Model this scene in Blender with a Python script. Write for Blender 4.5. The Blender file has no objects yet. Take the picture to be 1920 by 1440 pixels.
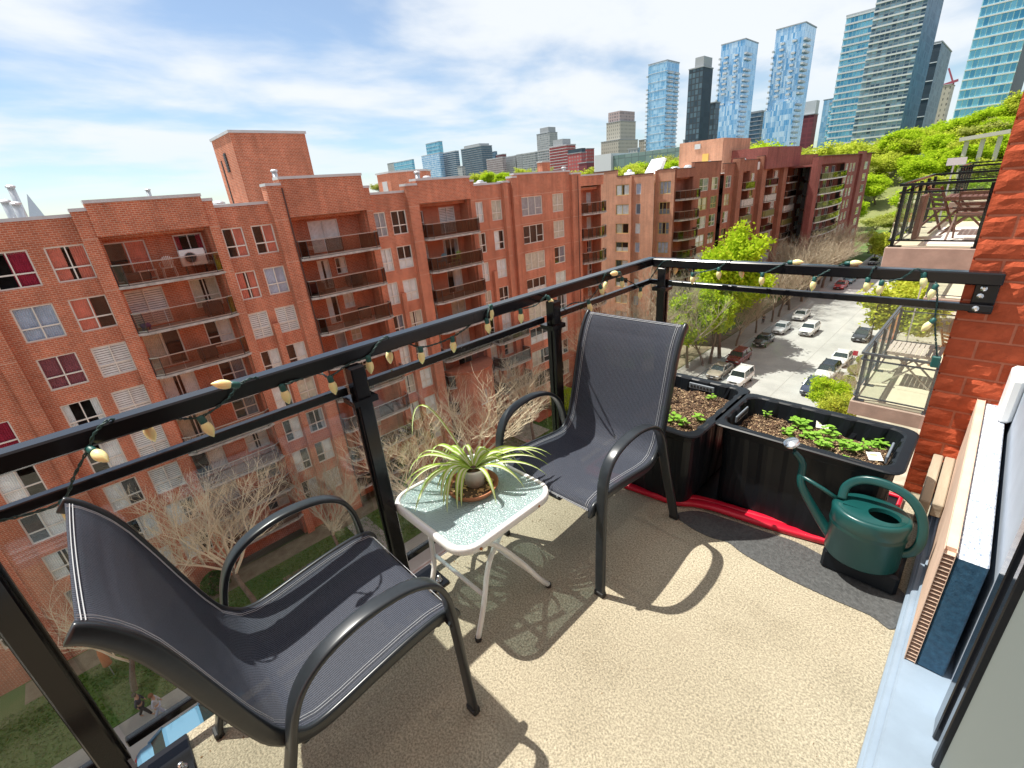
import bpy, bmesh, math, random
from mathutils import noise
from mathutils import Vector, Matrix
random.seed(11)
C = bpy.context.scene
COL = C.collection
# ------------------------------------------------------------------ camera, sky, sun, exposure
EYE = Vector((0, 0, 1.517))
CR = Vector((0.69879859, 0.71062093, -0.08184391)); CU = Vector((-0.22585223, 0.32775066, 0.91737139)); CW = Vector((-0.67872771, 0.6225732, -0.38952702))
cam_d = bpy.data.cameras.new('camera'); cam = bpy.data.objects.new('camera', cam_d); COL.objects.link(cam)
cam_d.sensor_width = 36; cam_d.lens = 857.309 * 36 / 1920; cam_d.clip_start = .02; cam_d.clip_end = 6000
cam.matrix_world = Matrix.Translation(EYE) @ Matrix((CR, CU, -CW)).transposed().to_4x4()
C.camera = cam
SUN_EL, SUN_AZ = math.radians(64.5), math.radians(19)       # azimuth from -X towards -Y
sdir = Vector((-math.cos(SUN_EL) * math.cos(SUN_AZ), -math.cos(SUN_EL) * math.sin(SUN_AZ), math.sin(SUN_EL)))
W = bpy.data.worlds.new('World'); C.world = W; W.use_nodes = True
wn, wl = W.node_tree.nodes, W.node_tree.links; wn.clear()
def N(tree, t, **k):
    n = tree.nodes.new(t)
    for a, b in k.items():
        if a.startswith('i_'):
            key = a[2:]
            n.inputs[int(key) if key.isdigit() else key.replace('_', ' ')].default_value = b
        else: setattr(n, a, b)
    return n
def L(tree, a, b): tree.links.new(a, b)
wt = W.node_tree
sky = N(wt, 'ShaderNodeTexSky', sky_type='NISHITA', sun_disc=False, sun_elevation=SUN_EL,
        sun_rotation=math.atan2(sdir.x, sdir.y), altitude=50, air_density=1.0, dust_density=.25, ozone_density=2.0)
bg = N(wt, 'ShaderNodeBackground', i_Strength=.12); wo = N(wt, 'ShaderNodeOutputWorld')
tc = N(wt, 'ShaderNodeTexCoord'); sp = N(wt, 'ShaderNodeSeparateXYZ'); L(wt, tc.outputs['Generated'], sp.inputs[0])
# clouds: the view direction projected on a flat layer overhead
zz = N(wt, 'ShaderNodeMath', operation='MAXIMUM', i_1=0.0); L(wt, sp.outputs[2], zz.inputs[0])
za = N(wt, 'ShaderNodeMath', operation='ADD', i_1=.13); L(wt, zz.outputs[0], za.inputs[0])
dx = N(wt, 'ShaderNodeMath', operation='DIVIDE'); dy = N(wt, 'ShaderNodeMath', operation='DIVIDE')
L(wt, sp.outputs[0], dx.inputs[0]); L(wt, za.outputs[0], dx.inputs[1]); L(wt, sp.outputs[1], dy.inputs[0]); L(wt, za.outputs[0], dy.inputs[1])
cx = N(wt, 'ShaderNodeCombineXYZ'); L(wt, dx.outputs[0], cx.inputs[0]); L(wt, dy.outputs[0], cx.inputs[1])
mp = N(wt, 'ShaderNodeMapping'); mp.inputs['Rotation'].default_value = (0, 0, .5); mp.inputs['Scale'].default_value = (1.0, .72, 1); mp.inputs['Location'].default_value = (3.1, 1.7, 0)
L(wt, cx.outputs[0], mp.inputs[0])
n1 = N(wt, 'ShaderNodeTexNoise', i_Scale=1.15, i_Detail=9, i_Roughness=.52, i_Distortion=.2); L(wt, mp.outputs[0], n1.inputs['Vector'])
n2 = N(wt, 'ShaderNodeTexNoise', i_Scale=.35, i_Detail=4, i_Roughness=.5); L(wt, mp.outputs[0], n2.inputs['Vector'])
am = N(wt, 'ShaderNodeMath', operation='MULTIPLY_ADD', i_1=.55); L(wt, n2.outputs[0], am.inputs[0]); L(wt, n1.outputs[0], am.inputs[2])
rr = N(wt, 'ShaderNodeMapRange', interpolation_type='SMOOTHSTEP'); rr.inputs[1].default_value = .60; rr.inputs[2].default_value = .86; rr.inputs[3].default_value = .16; rr.inputs[4].default_value = .97
L(wt, am.outputs[0], rr.inputs[0])
mx = N(wt, 'ShaderNodeMix', data_type='RGBA'); hz_ = N(wt, 'ShaderNodeMapRange', interpolation_type='SMOOTHSTEP'); hz_.inputs[1].default_value = -.02; hz_.inputs[2].default_value = .16; hz_.inputs[3].default_value = .5; L(wt, sp.outputs[2], hz_.inputs[0])
hm = N(wt, 'ShaderNodeMath', operation='MULTIPLY'); L(wt, rr.outputs[0], hm.inputs[0]); L(wt, hz_.outputs[0], hm.inputs[1])
gr = N(wt, 'ShaderNodeMix', data_type='RGBA', blend_type='MULTIPLY', i_0=1.0); L(wt, sky.outputs[0], gr.inputs[6]); gr.inputs[7].default_value = (.68, .75, .79, 1)
L(wt, hm.outputs[0], mx.inputs[0]); L(wt, gr.outputs[2], mx.inputs[6])
mx.inputs[7].default_value = (5.25, 5.5, 5.75, 1)
L(wt, mx.outputs[2], bg.inputs[0]); L(wt, bg.outputs[0], wo.inputs[0])
sl = bpy.data.lights.new('sun', 'SUN'); sl.energy = 5.0; sl.angle = math.radians(.53); sl.color = (1, .95, .86)
sun = bpy.data.objects.new('sun', sl); COL.objects.link(sun); sun.rotation_euler = sdir.to_track_quat('Z', 'Y').to_euler()
sun.location = (0, 0, 40)
V = C.view_settings; V.view_transform = 'Standard'; V.look = 'None'; V.exposure = .58; V.gamma = 1; V.use_curve_mapping = False
C.cycles.transparent_max_bounces = 24; C.cycles.max_bounces = 8; C.cycles.use_denoising = True
# ------------------------------------------------------------------ helpers
GZ = -21.98
def ray(px, py): return CW + CR * ((px - 960) / 857.309) - CU * ((py - 720) / 857.309)
def onx(px, py, x): d = ray(px, py); return EYE + d * (x / d.x)          # where that line of sight meets a wall x = const
def ony(px, py, y): d = ray(px, py); return EYE + d * (y / d.y)
def onz(px, py, z): d = ray(px, py); return EYE + d * ((z - 1.517) / d.z)
def tag(o, label=None, cat=None, group=None, kind=None):
    if label: o['label'] = label
    if cat: o['category'] = cat
    if group: o['group'] = group
    if kind: o['kind'] = kind
    return o
ORG = {}
def thing(name, label, cat, loc=(0, 0, 0), group=None, rz=0):
    o = bpy.data.objects.new(name, None); COL.objects.link(o); o.location = loc; o.rotation_euler = (0, 0, rz)
    ORG[o] = Vector(loc) if rz == 0 else None
    return tag(o, label, cat, group)
class MB:
    """collects geometry; build() links it as one mesh object"""
    def __init__(s): s.v = []; s.f = []; s.m = []; s.mi = 0; s.sm = []; s.smooth = False
    def add(s, vs, fs):
        b = len(s.v); s.v += [tuple(v) for v in vs]
        for f in fs: s.f.append([b + i for i in f]); s.m.append(s.mi); s.sm.append(s.smooth)
    def box(s, x0, y0, z0, x1, y1, z1):
        if x0 > x1: x0, x1 = x1, x0
        if y0 > y1: y0, y1 = y1, y0
        if z0 > z1: z0, z1 = z1, z0
        s.add([(x0,y0,z0),(x1,y0,z0),(x1,y1,z0),(x0,y1,z0),(x0,y0,z1),(x1,y0,z1),(x1,y1,z1),(x0,y1,z1)],
              [(0,3,2,1),(4,5,6,7),(0,1,5,4),(1,2,6,5),(2,3,7,6),(3,0,4,7)])
    def bbox(s, x0, y0, z0, x1, y1, z1, b=.004):
        """box with chamfered edges"""
        if x0 > x1: x0, x1 = x1, x0
        if y0 > y1: y0, y1 = y1, y0
        if z0 > z1: z0, z1 = z1, z0
        bm = bmesh.new(); bmesh.ops.create_cube(bm, size=1)
        for v in bm.verts: v.co = Vector(((x0+x1)/2 + v.co.x*(x1-x0), (y0+y1)/2 + v.co.y*(y1-y0), (z0+z1)/2 + v.co.z*(z1-z0)))
        bmesh.ops.bevel(bm, geom=bm.edges[:], offset=b, segments=1, affect='EDGES')
        s.bm(bm)
    def bm(s, bm, mw=None):
        if mw is not None: bm.transform(mw)
        bm.verts.index_update(); s.add([v.co.copy() for v in bm.verts], [[v.index for v in f.verts] for f in bm.faces]); bm.free()
    def quad(s, a, b, c, d): s.add([a, b, c, d], [(0, 1, 2, 3)])
    def prism(s, pts, z0, z1):
        """vertical prism on an anticlockwise plan outline"""
        n = len(pts); s.add([(p[0], p[1], z0) for p in pts] + [(p[0], p[1], z1) for p in pts],
            [tuple(range(n - 1, -1, -1)), tuple(range(n, 2 * n))] + [(i, (i + 1) % n, n + (i + 1) % n, n + i) for i in range(n)])
    def obox(s, a, b, w, h, up=(0, 0, 1)):
        """bar of section w x h between two points"""
        a, b = Vector(a), Vector(b); d = (b - a).normalized(); up = Vector(up); sd = d.cross(up)
        if sd.length < 1e-4: sd = d.cross(Vector((1, 0, 0)))
        sd.normalize(); u = sd.cross(d); o = []
        for p in (a, b): o += [p - sd*w/2 - u*h/2, p + sd*w/2 - u*h/2, p + sd*w/2 + u*h/2, p - sd*w/2 + u*h/2]
        s.add(o, [(0,1,2,3),(7,6,5,4),(0,4,5,1),(1,5,6,2),(2,6,7,3),(3,7,4,0)])
    def tube(s, pts, r, n=8, cap=True, rect=None, up=None):
        """swept tube; r number or list; rect=(w,h) gives a flat oval section"""
        pts = [Vector(p) for p in pts]; k = len(pts); R = r if isinstance(r, (list, tuple)) else [r] * k
        vs = []; prev = Vector(up) if up else None
        for i, p in enumerate(pts):
            t = ((pts[min(i+1, k-1)] - p).normalized() + (p - pts[max(i-1, 0)]).normalized())
            t = t.normalized() if t.length > 1e-6 else Vector((0, 0, 1))
            if prev is None: prev = t.orthogonal().normalized()
            u = (prev - t * prev.dot(t)); u = u.normalized() if u.length > 1e-5 else t.orthogonal().normalized(); prev = u; w = t.cross(u)
            for j in range(n):
                a = 2 * math.pi * (j + .5) / n
                if rect: ca_, sa_ = math.cos(a), math.sin(a); vs.append(p + u * math.copysign(abs(ca_) ** .45, ca_) * rect[0] + w * math.copysign(abs(sa_) ** .45, sa_) * rect[1])
                else: vs.append(p + u * math.cos(a) * R[i] + w * math.sin(a) * R[i])
        fs = [(i*n+j, i*n+(j+1)%n, (i+1)*n+(j+1)%n, (i+1)*n+j) for i in range(k-1) for j in range(n)]
        if cap: fs += [tuple(range(n-1, -1, -1)), tuple((k-1)*n+j for j in range(n))]
        s.add(vs, fs)
    def lathe(s, prof, c=(0, 0, 0), n=16, sx=1, sy=1, axis=None):
        c = Vector(c); q = Vector((0, 0, 1)).rotation_difference(Vector(axis)) if axis is not None else None
        vs = []
        for r, z in prof:
            for j in range(n):
                a = 2 * math.pi * j / n; v = Vector((r * math.cos(a) * sx, r * math.sin(a) * sy, z))
                if q: v = q @ v
                vs.append(c + v)
        k = len(prof); fs = [(i*n+j, i*n+(j+1)%n, (i+1)*n+(j+1)%n, (i+1)*n+j) for i in range(k-1) for j in range(n)]
        if prof[0][0] > 1e-6: fs.append(tuple(range(n-1, -1, -1)))
        if prof[-1][0] > 1e-6: fs.append(tuple((k-1)*n+j for j in range(n)))
        s.add(vs, fs)
    def mesh(s, name, mats, off=None):
        me = bpy.data.meshes.new(name)
        o = off if off is not None else Vector((0, 0, 0))
        me.from_pydata([(v[0]-o[0], v[1]-o[1], v[2]-o[2]) for v in s.v], [], s.f)
        for m in (mats if isinstance(mats, (list, tuple)) else [mats]): me.materials.append(m)
        me.polygons.foreach_set('material_index', s.m); me.polygons.foreach_set('use_smooth', s.sm); me.update()
        return me
    def build(s, name, mats, parent=None, off=None, **k):
        if off is None and parent is not None: off = ORG.get(parent)
        me = s.mesh(name, mats, off); o = bpy.data.objects.new(name, me); COL.objects.link(o)
        if parent is not None:
            o.parent = parent; ORG[o] = off
        tag(o, **k); return o
def inst(name, me, parent, loc=(0, 0, 0), rot=None, mat=None, **k):
    """another object on the same mesh data"""
    o = bpy.data.objects.new(name, me); COL.objects.link(o); o.parent = parent; o.location = loc
    if rot: o.rotation_euler = rot
    if mat is not None:
        for i, m in enumerate(mat if isinstance(mat, (list, tuple)) else [mat]):
            if m is not None: o.material_slots[i].link = 'OBJECT'; o.material_slots[i].material = m
    return tag(o, **k)
def copy_tree(o, parent=None):
    c = o.copy(); COL.objects.link(c)
    if parent is not None: c.parent = parent
    for ch in list(o.children): copy_tree(ch, c)
    return c
def flat(x, y): return (x, y, 0)
# ------------------------------------------------------------------ materials
def newmat(name):
    m = bpy.data.materials.new(name); m.use_nodes = True; t = m.node_tree
    return m, t, t.nodes['Principled BSDF'], t.nodes['Material Output']
def setc(p, name, v):
    if name in p.inputs: p.inputs[name].default_value = v
def M(name, col, rough=.6, metal=0, var=0, vs=6, bump=0, bs=60, coord='Object', col2=None, bd=.01, spec=None, stretch=None, coat=0):
    m, t, p, out = newmat(name); c = (*col, 1)
    p.inputs['Base Color'].default_value = c; p.inputs['Roughness'].default_value = rough; p.inputs['Metallic'].default_value = metal
    if spec is not None: setc(p, 'Specular IOR Level', spec)
    if coat: setc(p, 'Coat Weight', coat); setc(p, 'Coat Roughness', .08)
    if var or bump or col2:
        tcn = N(t, 'ShaderNodeTexCoord'); src = tcn.outputs[coord]
        if coord == 'Pos': pass
        if stretch:
            mpp = N(t, 'ShaderNodeMapping'); mpp.inputs['Scale'].default_value = stretch; L(t, src, mpp.inputs[0]); src = mpp.outputs[0]
    if var or col2:
        n = N(t, 'ShaderNodeTexNoise', i_Scale=vs, i_Detail=6, i_Roughness=.6); L(t, src, n.inputs['Vector'])
        r = N(t, 'ShaderNodeMapRange'); r.inputs[1].default_value = .3; r.inputs[2].default_value = .7; L(t, n.outputs[0], r.inputs[0])
        mm = N(t, 'ShaderNodeMix', data_type='RGBA'); L(t, r.outputs[0], mm.inputs[0])
        a = col2 if col2 else tuple(x * (1 - var) for x in col); b = col if col2 else tuple(min(1, x * (1 + var)) for x in col)
        mm.inputs[6].default_value = (*a, 1); mm.inputs[7].default_value = (*b, 1); L(t, mm.outputs[2], p.inputs['Base Color'])
    if bump:
        n = N(t, 'ShaderNodeTexNoise', i_Scale=bs, i_Detail=5, i_Roughness=.6); L(t, src, n.inputs['Vector'])
        b = N(t, 'ShaderNodeBump', i_Strength=bump, i_Distance=bd); L(t, n.outputs[0], b.inputs['Height']); L(t, b.outputs[0], p.inputs['Normal'])
    return m
def wallvec(t):
    """(along the wall, height) from the world position, whichever way the wall faces"""
    g = N(t, 'ShaderNodeNewGeometry'); s1 = N(t, 'ShaderNodeSeparateXYZ'); s2 = N(t, 'ShaderNodeSeparateXYZ')
    L(t, g.outputs['Position'], s1.inputs[0]); L(t, g.outputs['True Normal'], s2.inputs[0])
    ab = N(t, 'ShaderNodeMath', operation='ABSOLUTE'); L(t, s2.outputs[0], ab.inputs[0])
    gt = N(t, 'ShaderNodeMath', operation='GREATER_THAN', i_1=.5); L(t, ab.outputs[0], gt.inputs[0])
    mf = N(t, 'ShaderNodeMix', data_type='FLOAT'); L(t, gt.outputs[0], mf.inputs[0]); L(t, s1.outputs[0], mf.inputs[2]); L(t, s1.outputs[1], mf.inputs[3])
    cb = N(t, 'ShaderNodeCombineXYZ'); L(t, mf.outputs[0], cb.inputs[0]); L(t, s1.outputs[2], cb.inputs[1])
    return cb.outputs[0], g
def brickmat(name, c1, c2, mort, w=.25, h=.1, ms=.012, var=.18):
    m, t, p, out = newmat(name); v, g = wallvec(t)
    b = N(t, 'ShaderNodeTexBrick', i_Scale=1, i_Mortar_Size=ms, i_Brick_Width=w, i_Row_Height=h, i_Mortar_Smooth=.3, i_Bias=-.1); L(t, v, b.inputs['Vector'])
    b.inputs['Color1'].default_value = (*c1, 1); b.inputs['Color2'].default_value = (*c2, 1); b.inputs['Mortar'].default_value = (*mort, 1)
    n = N(t, 'ShaderNodeTexNoise', i_Scale=.5, i_Detail=7, i_Roughness=.65); L(t, g.outputs['Position'], n.inputs['Vector'])
    r = N(t, 'ShaderNodeMapRange'); r.inputs[1].default_value = .3; r.inputs[2].default_value = .7; r.inputs[3].default_value = 1 - var; r.inputs[4].default_value = 1 + var; L(t, n.outputs[0], r.inputs[0])
    mpp = N(t, 'ShaderNodeMapping'); mpp.inputs['Scale'].default_value = (1.6, 1.6, .12); L(t, g.outputs['Position'], mpp.inputs[0]); n9 = N(t, 'ShaderNodeTexNoise', i_Scale=1, i_Detail=6, i_Roughness=.7); L(t, mpp.outputs[0], n9.inputs['Vector'])
    r9 = N(t, 'ShaderNodeMapRange'); r9.inputs[1].default_value = .35; r9.inputs[2].default_value = .62; r9.inputs[3].default_value = .80; r9.inputs[4].default_value = 1.10; L(t, n9.outputs[0], r9.inputs[0]); mv = N(t, 'ShaderNodeMath', operation='MULTIPLY'); L(t, r.outputs[0], mv.inputs[0]); L(t, r9.outputs[0], mv.inputs[1]); r = mv
    h2 = N(t, 'ShaderNodeHueSaturation'); L(t, r.outputs[0], h2.inputs['Value']); L(t, b.outputs[0], h2.inputs['Color']); L(t, h2.outputs[0], p.inputs['Base Color'])
    p.inputs['Roughness'].default_value = .85; setc(p, 'Specular IOR Level', .25)
    bp = N(t, 'ShaderNodeBump', i_Strength=.5, i_Distance=.01, invert=True); L(t, b.outputs['Fac'], bp.inputs['Height']); L(t, bp.outputs[0], p.inputs['Normal'])
    return m
def glassmat(name, tint, rough=.0, ior=1.45, gloss=(1, 1, 1), dirt=0):
    m, t, p, out = newmat(name); t.nodes.remove(p)
    tr = N(t, 'ShaderNodeBsdfTransparent'); tr.inputs[0].default_value = (*tint, 1)
    gl = N(t, 'ShaderNodeBsdfGlossy', i_Roughness=rough); gl.inputs[0].default_value = (*gloss, 1)
    fr = N(t, 'ShaderNodeFresnel', i_IOR=ior); mxs = N(t, 'ShaderNodeMixShader')
    gg = N(t, 'ShaderNodeNewGeometry')
    # same reflectance seen from either side of the pane
    mi = N(t, 'ShaderNodeMix', data_type='FLOAT'); mi.inputs[2].default_value = ior; mi.inputs[3].default_value = 1 / ior
    L(t, gg.outputs['Backfacing'], mi.inputs[0]); L(t, mi.outputs[0], fr.inputs['IOR'])
    L(t, fr.outputs[0], mxs.inputs[0]); L(t, tr.outputs[0], mxs.inputs[1]); L(t, gl.outputs[0], mxs.inputs[2])
    last = mxs.outputs[0]
    if dirt:
        df = N(t, 'ShaderNodeBsdfDiffuse'); df.inputs[0].default_value = (.6, .6, .55, 1)
        tcn = N(t, 'ShaderNodeTexCoord'); n = N(t, 'ShaderNodeTexNoise', i_Scale=7, i_Detail=8, i_Roughness=.7); L(t, tcn.outputs['Object'], n.inputs['Vector'])
        mr = N(t, 'ShaderNodeMapRange'); mr.inputs[1].default_value = .45; mr.inputs[2].default_value = .8; mr.inputs[3].default_value = dirt * .5; mr.inputs[4].default_value = dirt * 2.2
        L(t, n.outputs[0], mr.inputs[0]); m2 = N(t, 'ShaderNodeMixShader'); L(t, mr.outputs[0], m2.inputs[0]); L(t, last, m2.inputs[1]); L(t, df.outputs[0], m2.inputs[2]); last = m2.outputs[0]
    L(t, last, out.inputs[0]); return m
def leafmat(name, col, col2, trans=.35):
    m, t, p, out = newmat(name); t.nodes.remove(p)
    g = N(t, 'ShaderNodeNewGeometry'); mm = N(t, 'ShaderNodeMix', data_type='RGBA'); L(t, g.outputs['Random Per Island'], mm.inputs[0])
    mm.inputs[6].default_value = (*col, 1); mm.inputs[7].default_value = (*col2, 1)
    d = N(t, 'ShaderNodeBsdfDiffuse'); tl = N(t, 'ShaderNodeBsdfTranslucent'); s = N(t, 'ShaderNodeMixShader', i_0=trans)
    L(t, mm.outputs[2], d.inputs[0]); L(t, mm.outputs[2], tl.inputs[0]); L(t, d.outputs[0], s.inputs[1]); L(t, tl.outputs[0], s.inputs[2]); L(t, s.outputs[0], out.inputs[0])
    return m
m_brick = brickmat('red facade brick', (.56, .165, .082), (.43, .118, .060), (.60, .40, .29))
m_brick2 = brickmat('brown facade brick', (.34, .118, .068), (.26, .088, .052), (.40, .25, .18))
m_brick3 = brickmat('maroon facade brick', (.30, .07, .06), (.23, .055, .05), (.28, .17, .14))
m_salmon = brickmat('salmon brick', (.56, .25, .145), (.48, .21, .125), (.52, .38, .29))
m_coping = M('pale metal coping', (.55, .56, .56), .45, .3, var=.08, vs=2)
m_copdark = M('brown metal coping', (.10, .05, .04), .5, .2)
m_roof = M('grey roof gravel', (.42, .41, .39), .9, var=.25, vs=1.2, bump=.3, bs=30)
m_frame = M('cream window frame', (.74, .71, .64), .5)
m_frameyel = M('ochre window frame', (.50, .38, .14), .5)
m_whiteframe = M('white window frame', (.72, .72, .70), .45)
m_room = M('dark room', (.05, .045, .042), .9, var=.5, vs=.8)
m_winglass = glassmat('window glass', (.94, .96, .96), 0, 1.42)
m_bronze = glassmat('bronze balcony glass', (.80, .68, .62), 0, 1.45)
m_slab = M('weathered white slab', (.55, .52, .48), .85, var=.35, vs=2.5, bump=.2, bs=20, col2=(.30, .27, .24))
m_rail = M('grey rail metal', (.42, .40, .37), .4, .6)
m_dark = M('dark metal', (.05, .045, .045), .45, .4)
m_concrete = M('pale concrete', (.55, .52, .46), .9, var=.12, vs=4, bump=.15, bs=60)
m_black = M('black powder coat', (.010, .010, .012), .16, 0, spec=.32)
# ------------------------------------------------------------------ apartment buildings across the street
E0 = 1.517
FL = lambda k: -3.07 + E0 - 2.62 * k          # floor level of storey k, counted down from the top
cur_cols = {'white': (.93, .94, .94), 'grey': (.46, .47, .50), 'salmon': (.75, .24, .17), 'crimson': (.42, .03, .07), 'plum': (.36, .12, .14), 'cream': (.72, .67, .56), 'slate': (.24, .28, .34), 'green': (.30, .40, .30), 'blue': (.55, .60, .72)}
m_cur = {k: M(k + ' curtain', c, .9, var=.15, vs=3) for k, c in cur_cols.items()}
_wm = {}
def win_meshes(w, h, style):
    key = (round(w, 2), round(h, 2), style)
    if key in _wm: return _wm[key]
    f = MB(); t = .07
    f.box(-.09, 0, 0, .0, t, h); f.box(-.09, w - t, 0, 0, w, h); f.box(-.09, t, 0, 0, w - t, t); f.box(-.09, t, h - t, 0, w - t, h)
    f.box(-.16, -.03, -.06, .05, w + .03, -.002)          # sill
    rects = []
    if style == 'quad':
        zr = h * .36; f.box(-.075, t, zr, -.01, w - t, zr + .07); f.box(-.075, w/2 - .03, t, -.012, w/2 + .03, zr); f.box(-.075, w/2 - .028, zr + .07, -.012, w/2 + .028, h - t)
        for a, b in ((t, w/2), (w/2, w - t)):
            rects += [(a, t, b, zr), (a, zr + .07, b, h - t)]
    elif style == 'door':
        f.box(-.075, w/2 - .03, t, -.012, w/2 + .03, h - t); rects = [(t, t, w/2, h - t), (w/2, t, w - t, h - t)]
    elif style == 'tri':
        for q in (1, 2): f.box(-.075, w*q/3 - .03, t, -.012, w*q/3 + .03, h - t)
        f.box(-.07, t, h*.36, -.014, w/3 - .03, h*.36 + .05); f.box(-.07, 2*w/3 + .03, h*.36, -.014, w - t, h*.36 + .05)
        rects = [(t + (w - 2*t)*q/3, t, t + (w - 2*t)*(q+1)/3, h - t) for q in range(3)]
    else: rects = [(t, t, w - t, h - t)]
    panes = []
    for (a, z0, b, z1) in rects:
        p = MB(); p.box(-.05, a - .004, z0 - .004, -.042, b + .004, z1 + .004); panes.append(p.mesh('pane', m_winglass))
    allp = MB()
    for (a, z0, b, z1) in rects: allp.box(-.05, a - .004, z0 - .004, -.042, b + .004, z1 + .004)
    r = (f.mesh('window', [m_frame]), panes, allp.mesh('pane', m_winglass)); _wm[key] = r; return r
_cm = {}
def curtain_mesh(w, h, kind):
    key = (round(w, 2), round(h, 2), kind)
    if key in _cm: return _cm[key]
    c = MB(); out = []; rnd = random.Random(len(kind) + int(w * 10))
    spans = {'full': [(.03, .97)], 'left': [(.03, .55)], 'right': [(.45, .97)], 'gap': [(.03, .40), (.60, .97)], 'sides': [(.03, .22), (.78, .97)], 'low': [(.03, .97)]}.get(kind)
    if kind == 'blind':
        n = int(h / .13)
        for i in range(n):
            z = .05 + (h - .1) * i / n; c.box(-.098, .05, z, -.09, w - .05, z + .098)
    else:
        for a, b in spans:
            c = MB()
            a *= w; b *= w; n = max(6, int((b - a) / .045)); vs = []
            for i in range(n + 1):
                y = a + (b - a) * i / n; x = -.105 + (.022 if i % 2 else -.022) + rnd.uniform(-.006, .006)
                vs += [(x, y, .04), (x, y, h - .04 if kind != 'low' else h * .45)]
            c.add(vs, [(2*i, 2*i+2, 2*i+3, 2*i+1) for i in range(n)]); out.append(c.mesh('curtain', m_cur['white']))
    r = out or [c.mesh('blind', m_cur['white'])]; _cm[key] = r; return r
def backmesh(w, h):
    key = (round(w, 2), round(h, 2), 'back')
    if key in _cm: return _cm[key]
    c = MB(); c.box(-.9, 0, 0, -.88, w, h); c.box(-.88, 0, -.02, -.18, w, 0); c.box(-.88, -.02, 0, -.18, 0, h); c.box(-.88, w, 0, -.18, w + .02, h); c.box(-.88, 0, h, -.18, w, h + .02)
    r = c.mesh('room', m_room); _cm[key] = r; return r
def put_window(parent, pos, face, w, h, style='quad', cur=None, split=False, frame=None):
    """pos = lower corner of the opening in world space; face 'x' looks to +X, 'y' looks to -Y"""
    fm, panes, allp = win_meshes(w, h, style); o = ORG[parent]
    rz = 0 if face == 'x' else (-math.pi/2 if face == 'y' else face)
    wn_ = inst('window', fm, parent, Vector(pos) - o, (0, 0, rz), frame)
    if split:
        for p in panes: inst('pane', p, wn_)
    else: inst('pane', allp, wn_)
    if cur:
        for cm in curtain_mesh(w, h, cur[0]): inst('blind' if cur[0] == 'blind' else 'curtain', cm, wn_, mat=m_cur[cur[1]])
    inst('room_interior', backmesh(w, h), wn_)
    return wn_
class Wall:
    """a wall sheet with openings and their reveals"""
    def __init__(s, face, plane, sign=1): s.face = face; s.pl = plane; s.mb = MB()
    def P(s, u, z, d): return (s.pl - d, u, z) if s.face == 'x' else (u, s.pl + d, z)
    def q(s, pts):
        s.mb.add([s.P(*p) for p in pts], [(0, 1, 2, 3)])
    def panel(s, u0, u1, z0, z1, holes=(), depth=.2, fwd=0):
        us = sorted({u0, u1, *[h[0] for h in holes], *[h[1] for h in holes]}); zs = sorted({z0, z1, *[h[2] for h in holes], *[h[3] for h in holes]})
        us = [u for u in us if u0 <= u <= u1]; zs = [z for z in zs if z0 <= z <= z1]
        for a, b in zip(us, us[1:]):
            z = None; run = []
            for c, d in zip(zs, zs[1:]):
                m = ((a + b) / 2, (c + d) / 2)
                if any(h[0] < m[0] < h[1] and h[2] < m[1] < h[3] for h in holes):
                    if z is not None: s.q([(a, z, -fwd), (b, z, -fwd), (b, c, -fwd), (a, c, -fwd)]); z = None
                elif z is None: z = c
            if z is not None: s.q([(a, z, -fwd), (b, z, -fwd), (b, z1, -fwd), (a, z1, -fwd)])
        for (a, b, c, d) in holes:
            for (p, r) in (((a, c), (b, c)), ((b, c), (b, d)), ((b, d), (a, d)), ((a, d), (a, c))):
                s.q([(p[0], p[1], -fwd), (p[0], p[1], depth), (r[0], r[1], depth), (r[0], r[1], -fwd)])
    def block(s, u0, u1, z0, z1, d0, d1):
        """solid box from depth d0 (front, negative = proud) to d1"""
        if s.face == 'x': s.mb.box(s.pl - d1, u0, z0, s.pl - d0, u1, z1)
        else: s.mb.box(u0, s.pl + d0, z0, u1, s.pl + d1, z1)
_pan = {}
m_panel = [m_bronze, glassmat('smoky balcony glass', (.48, .44, .40), 0, 1.5), M('olive privacy panel', (.16, .15, .04), .6), M('printed white screen', (.50, .48, .44), .7, var=.6, vs=9)]
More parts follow.
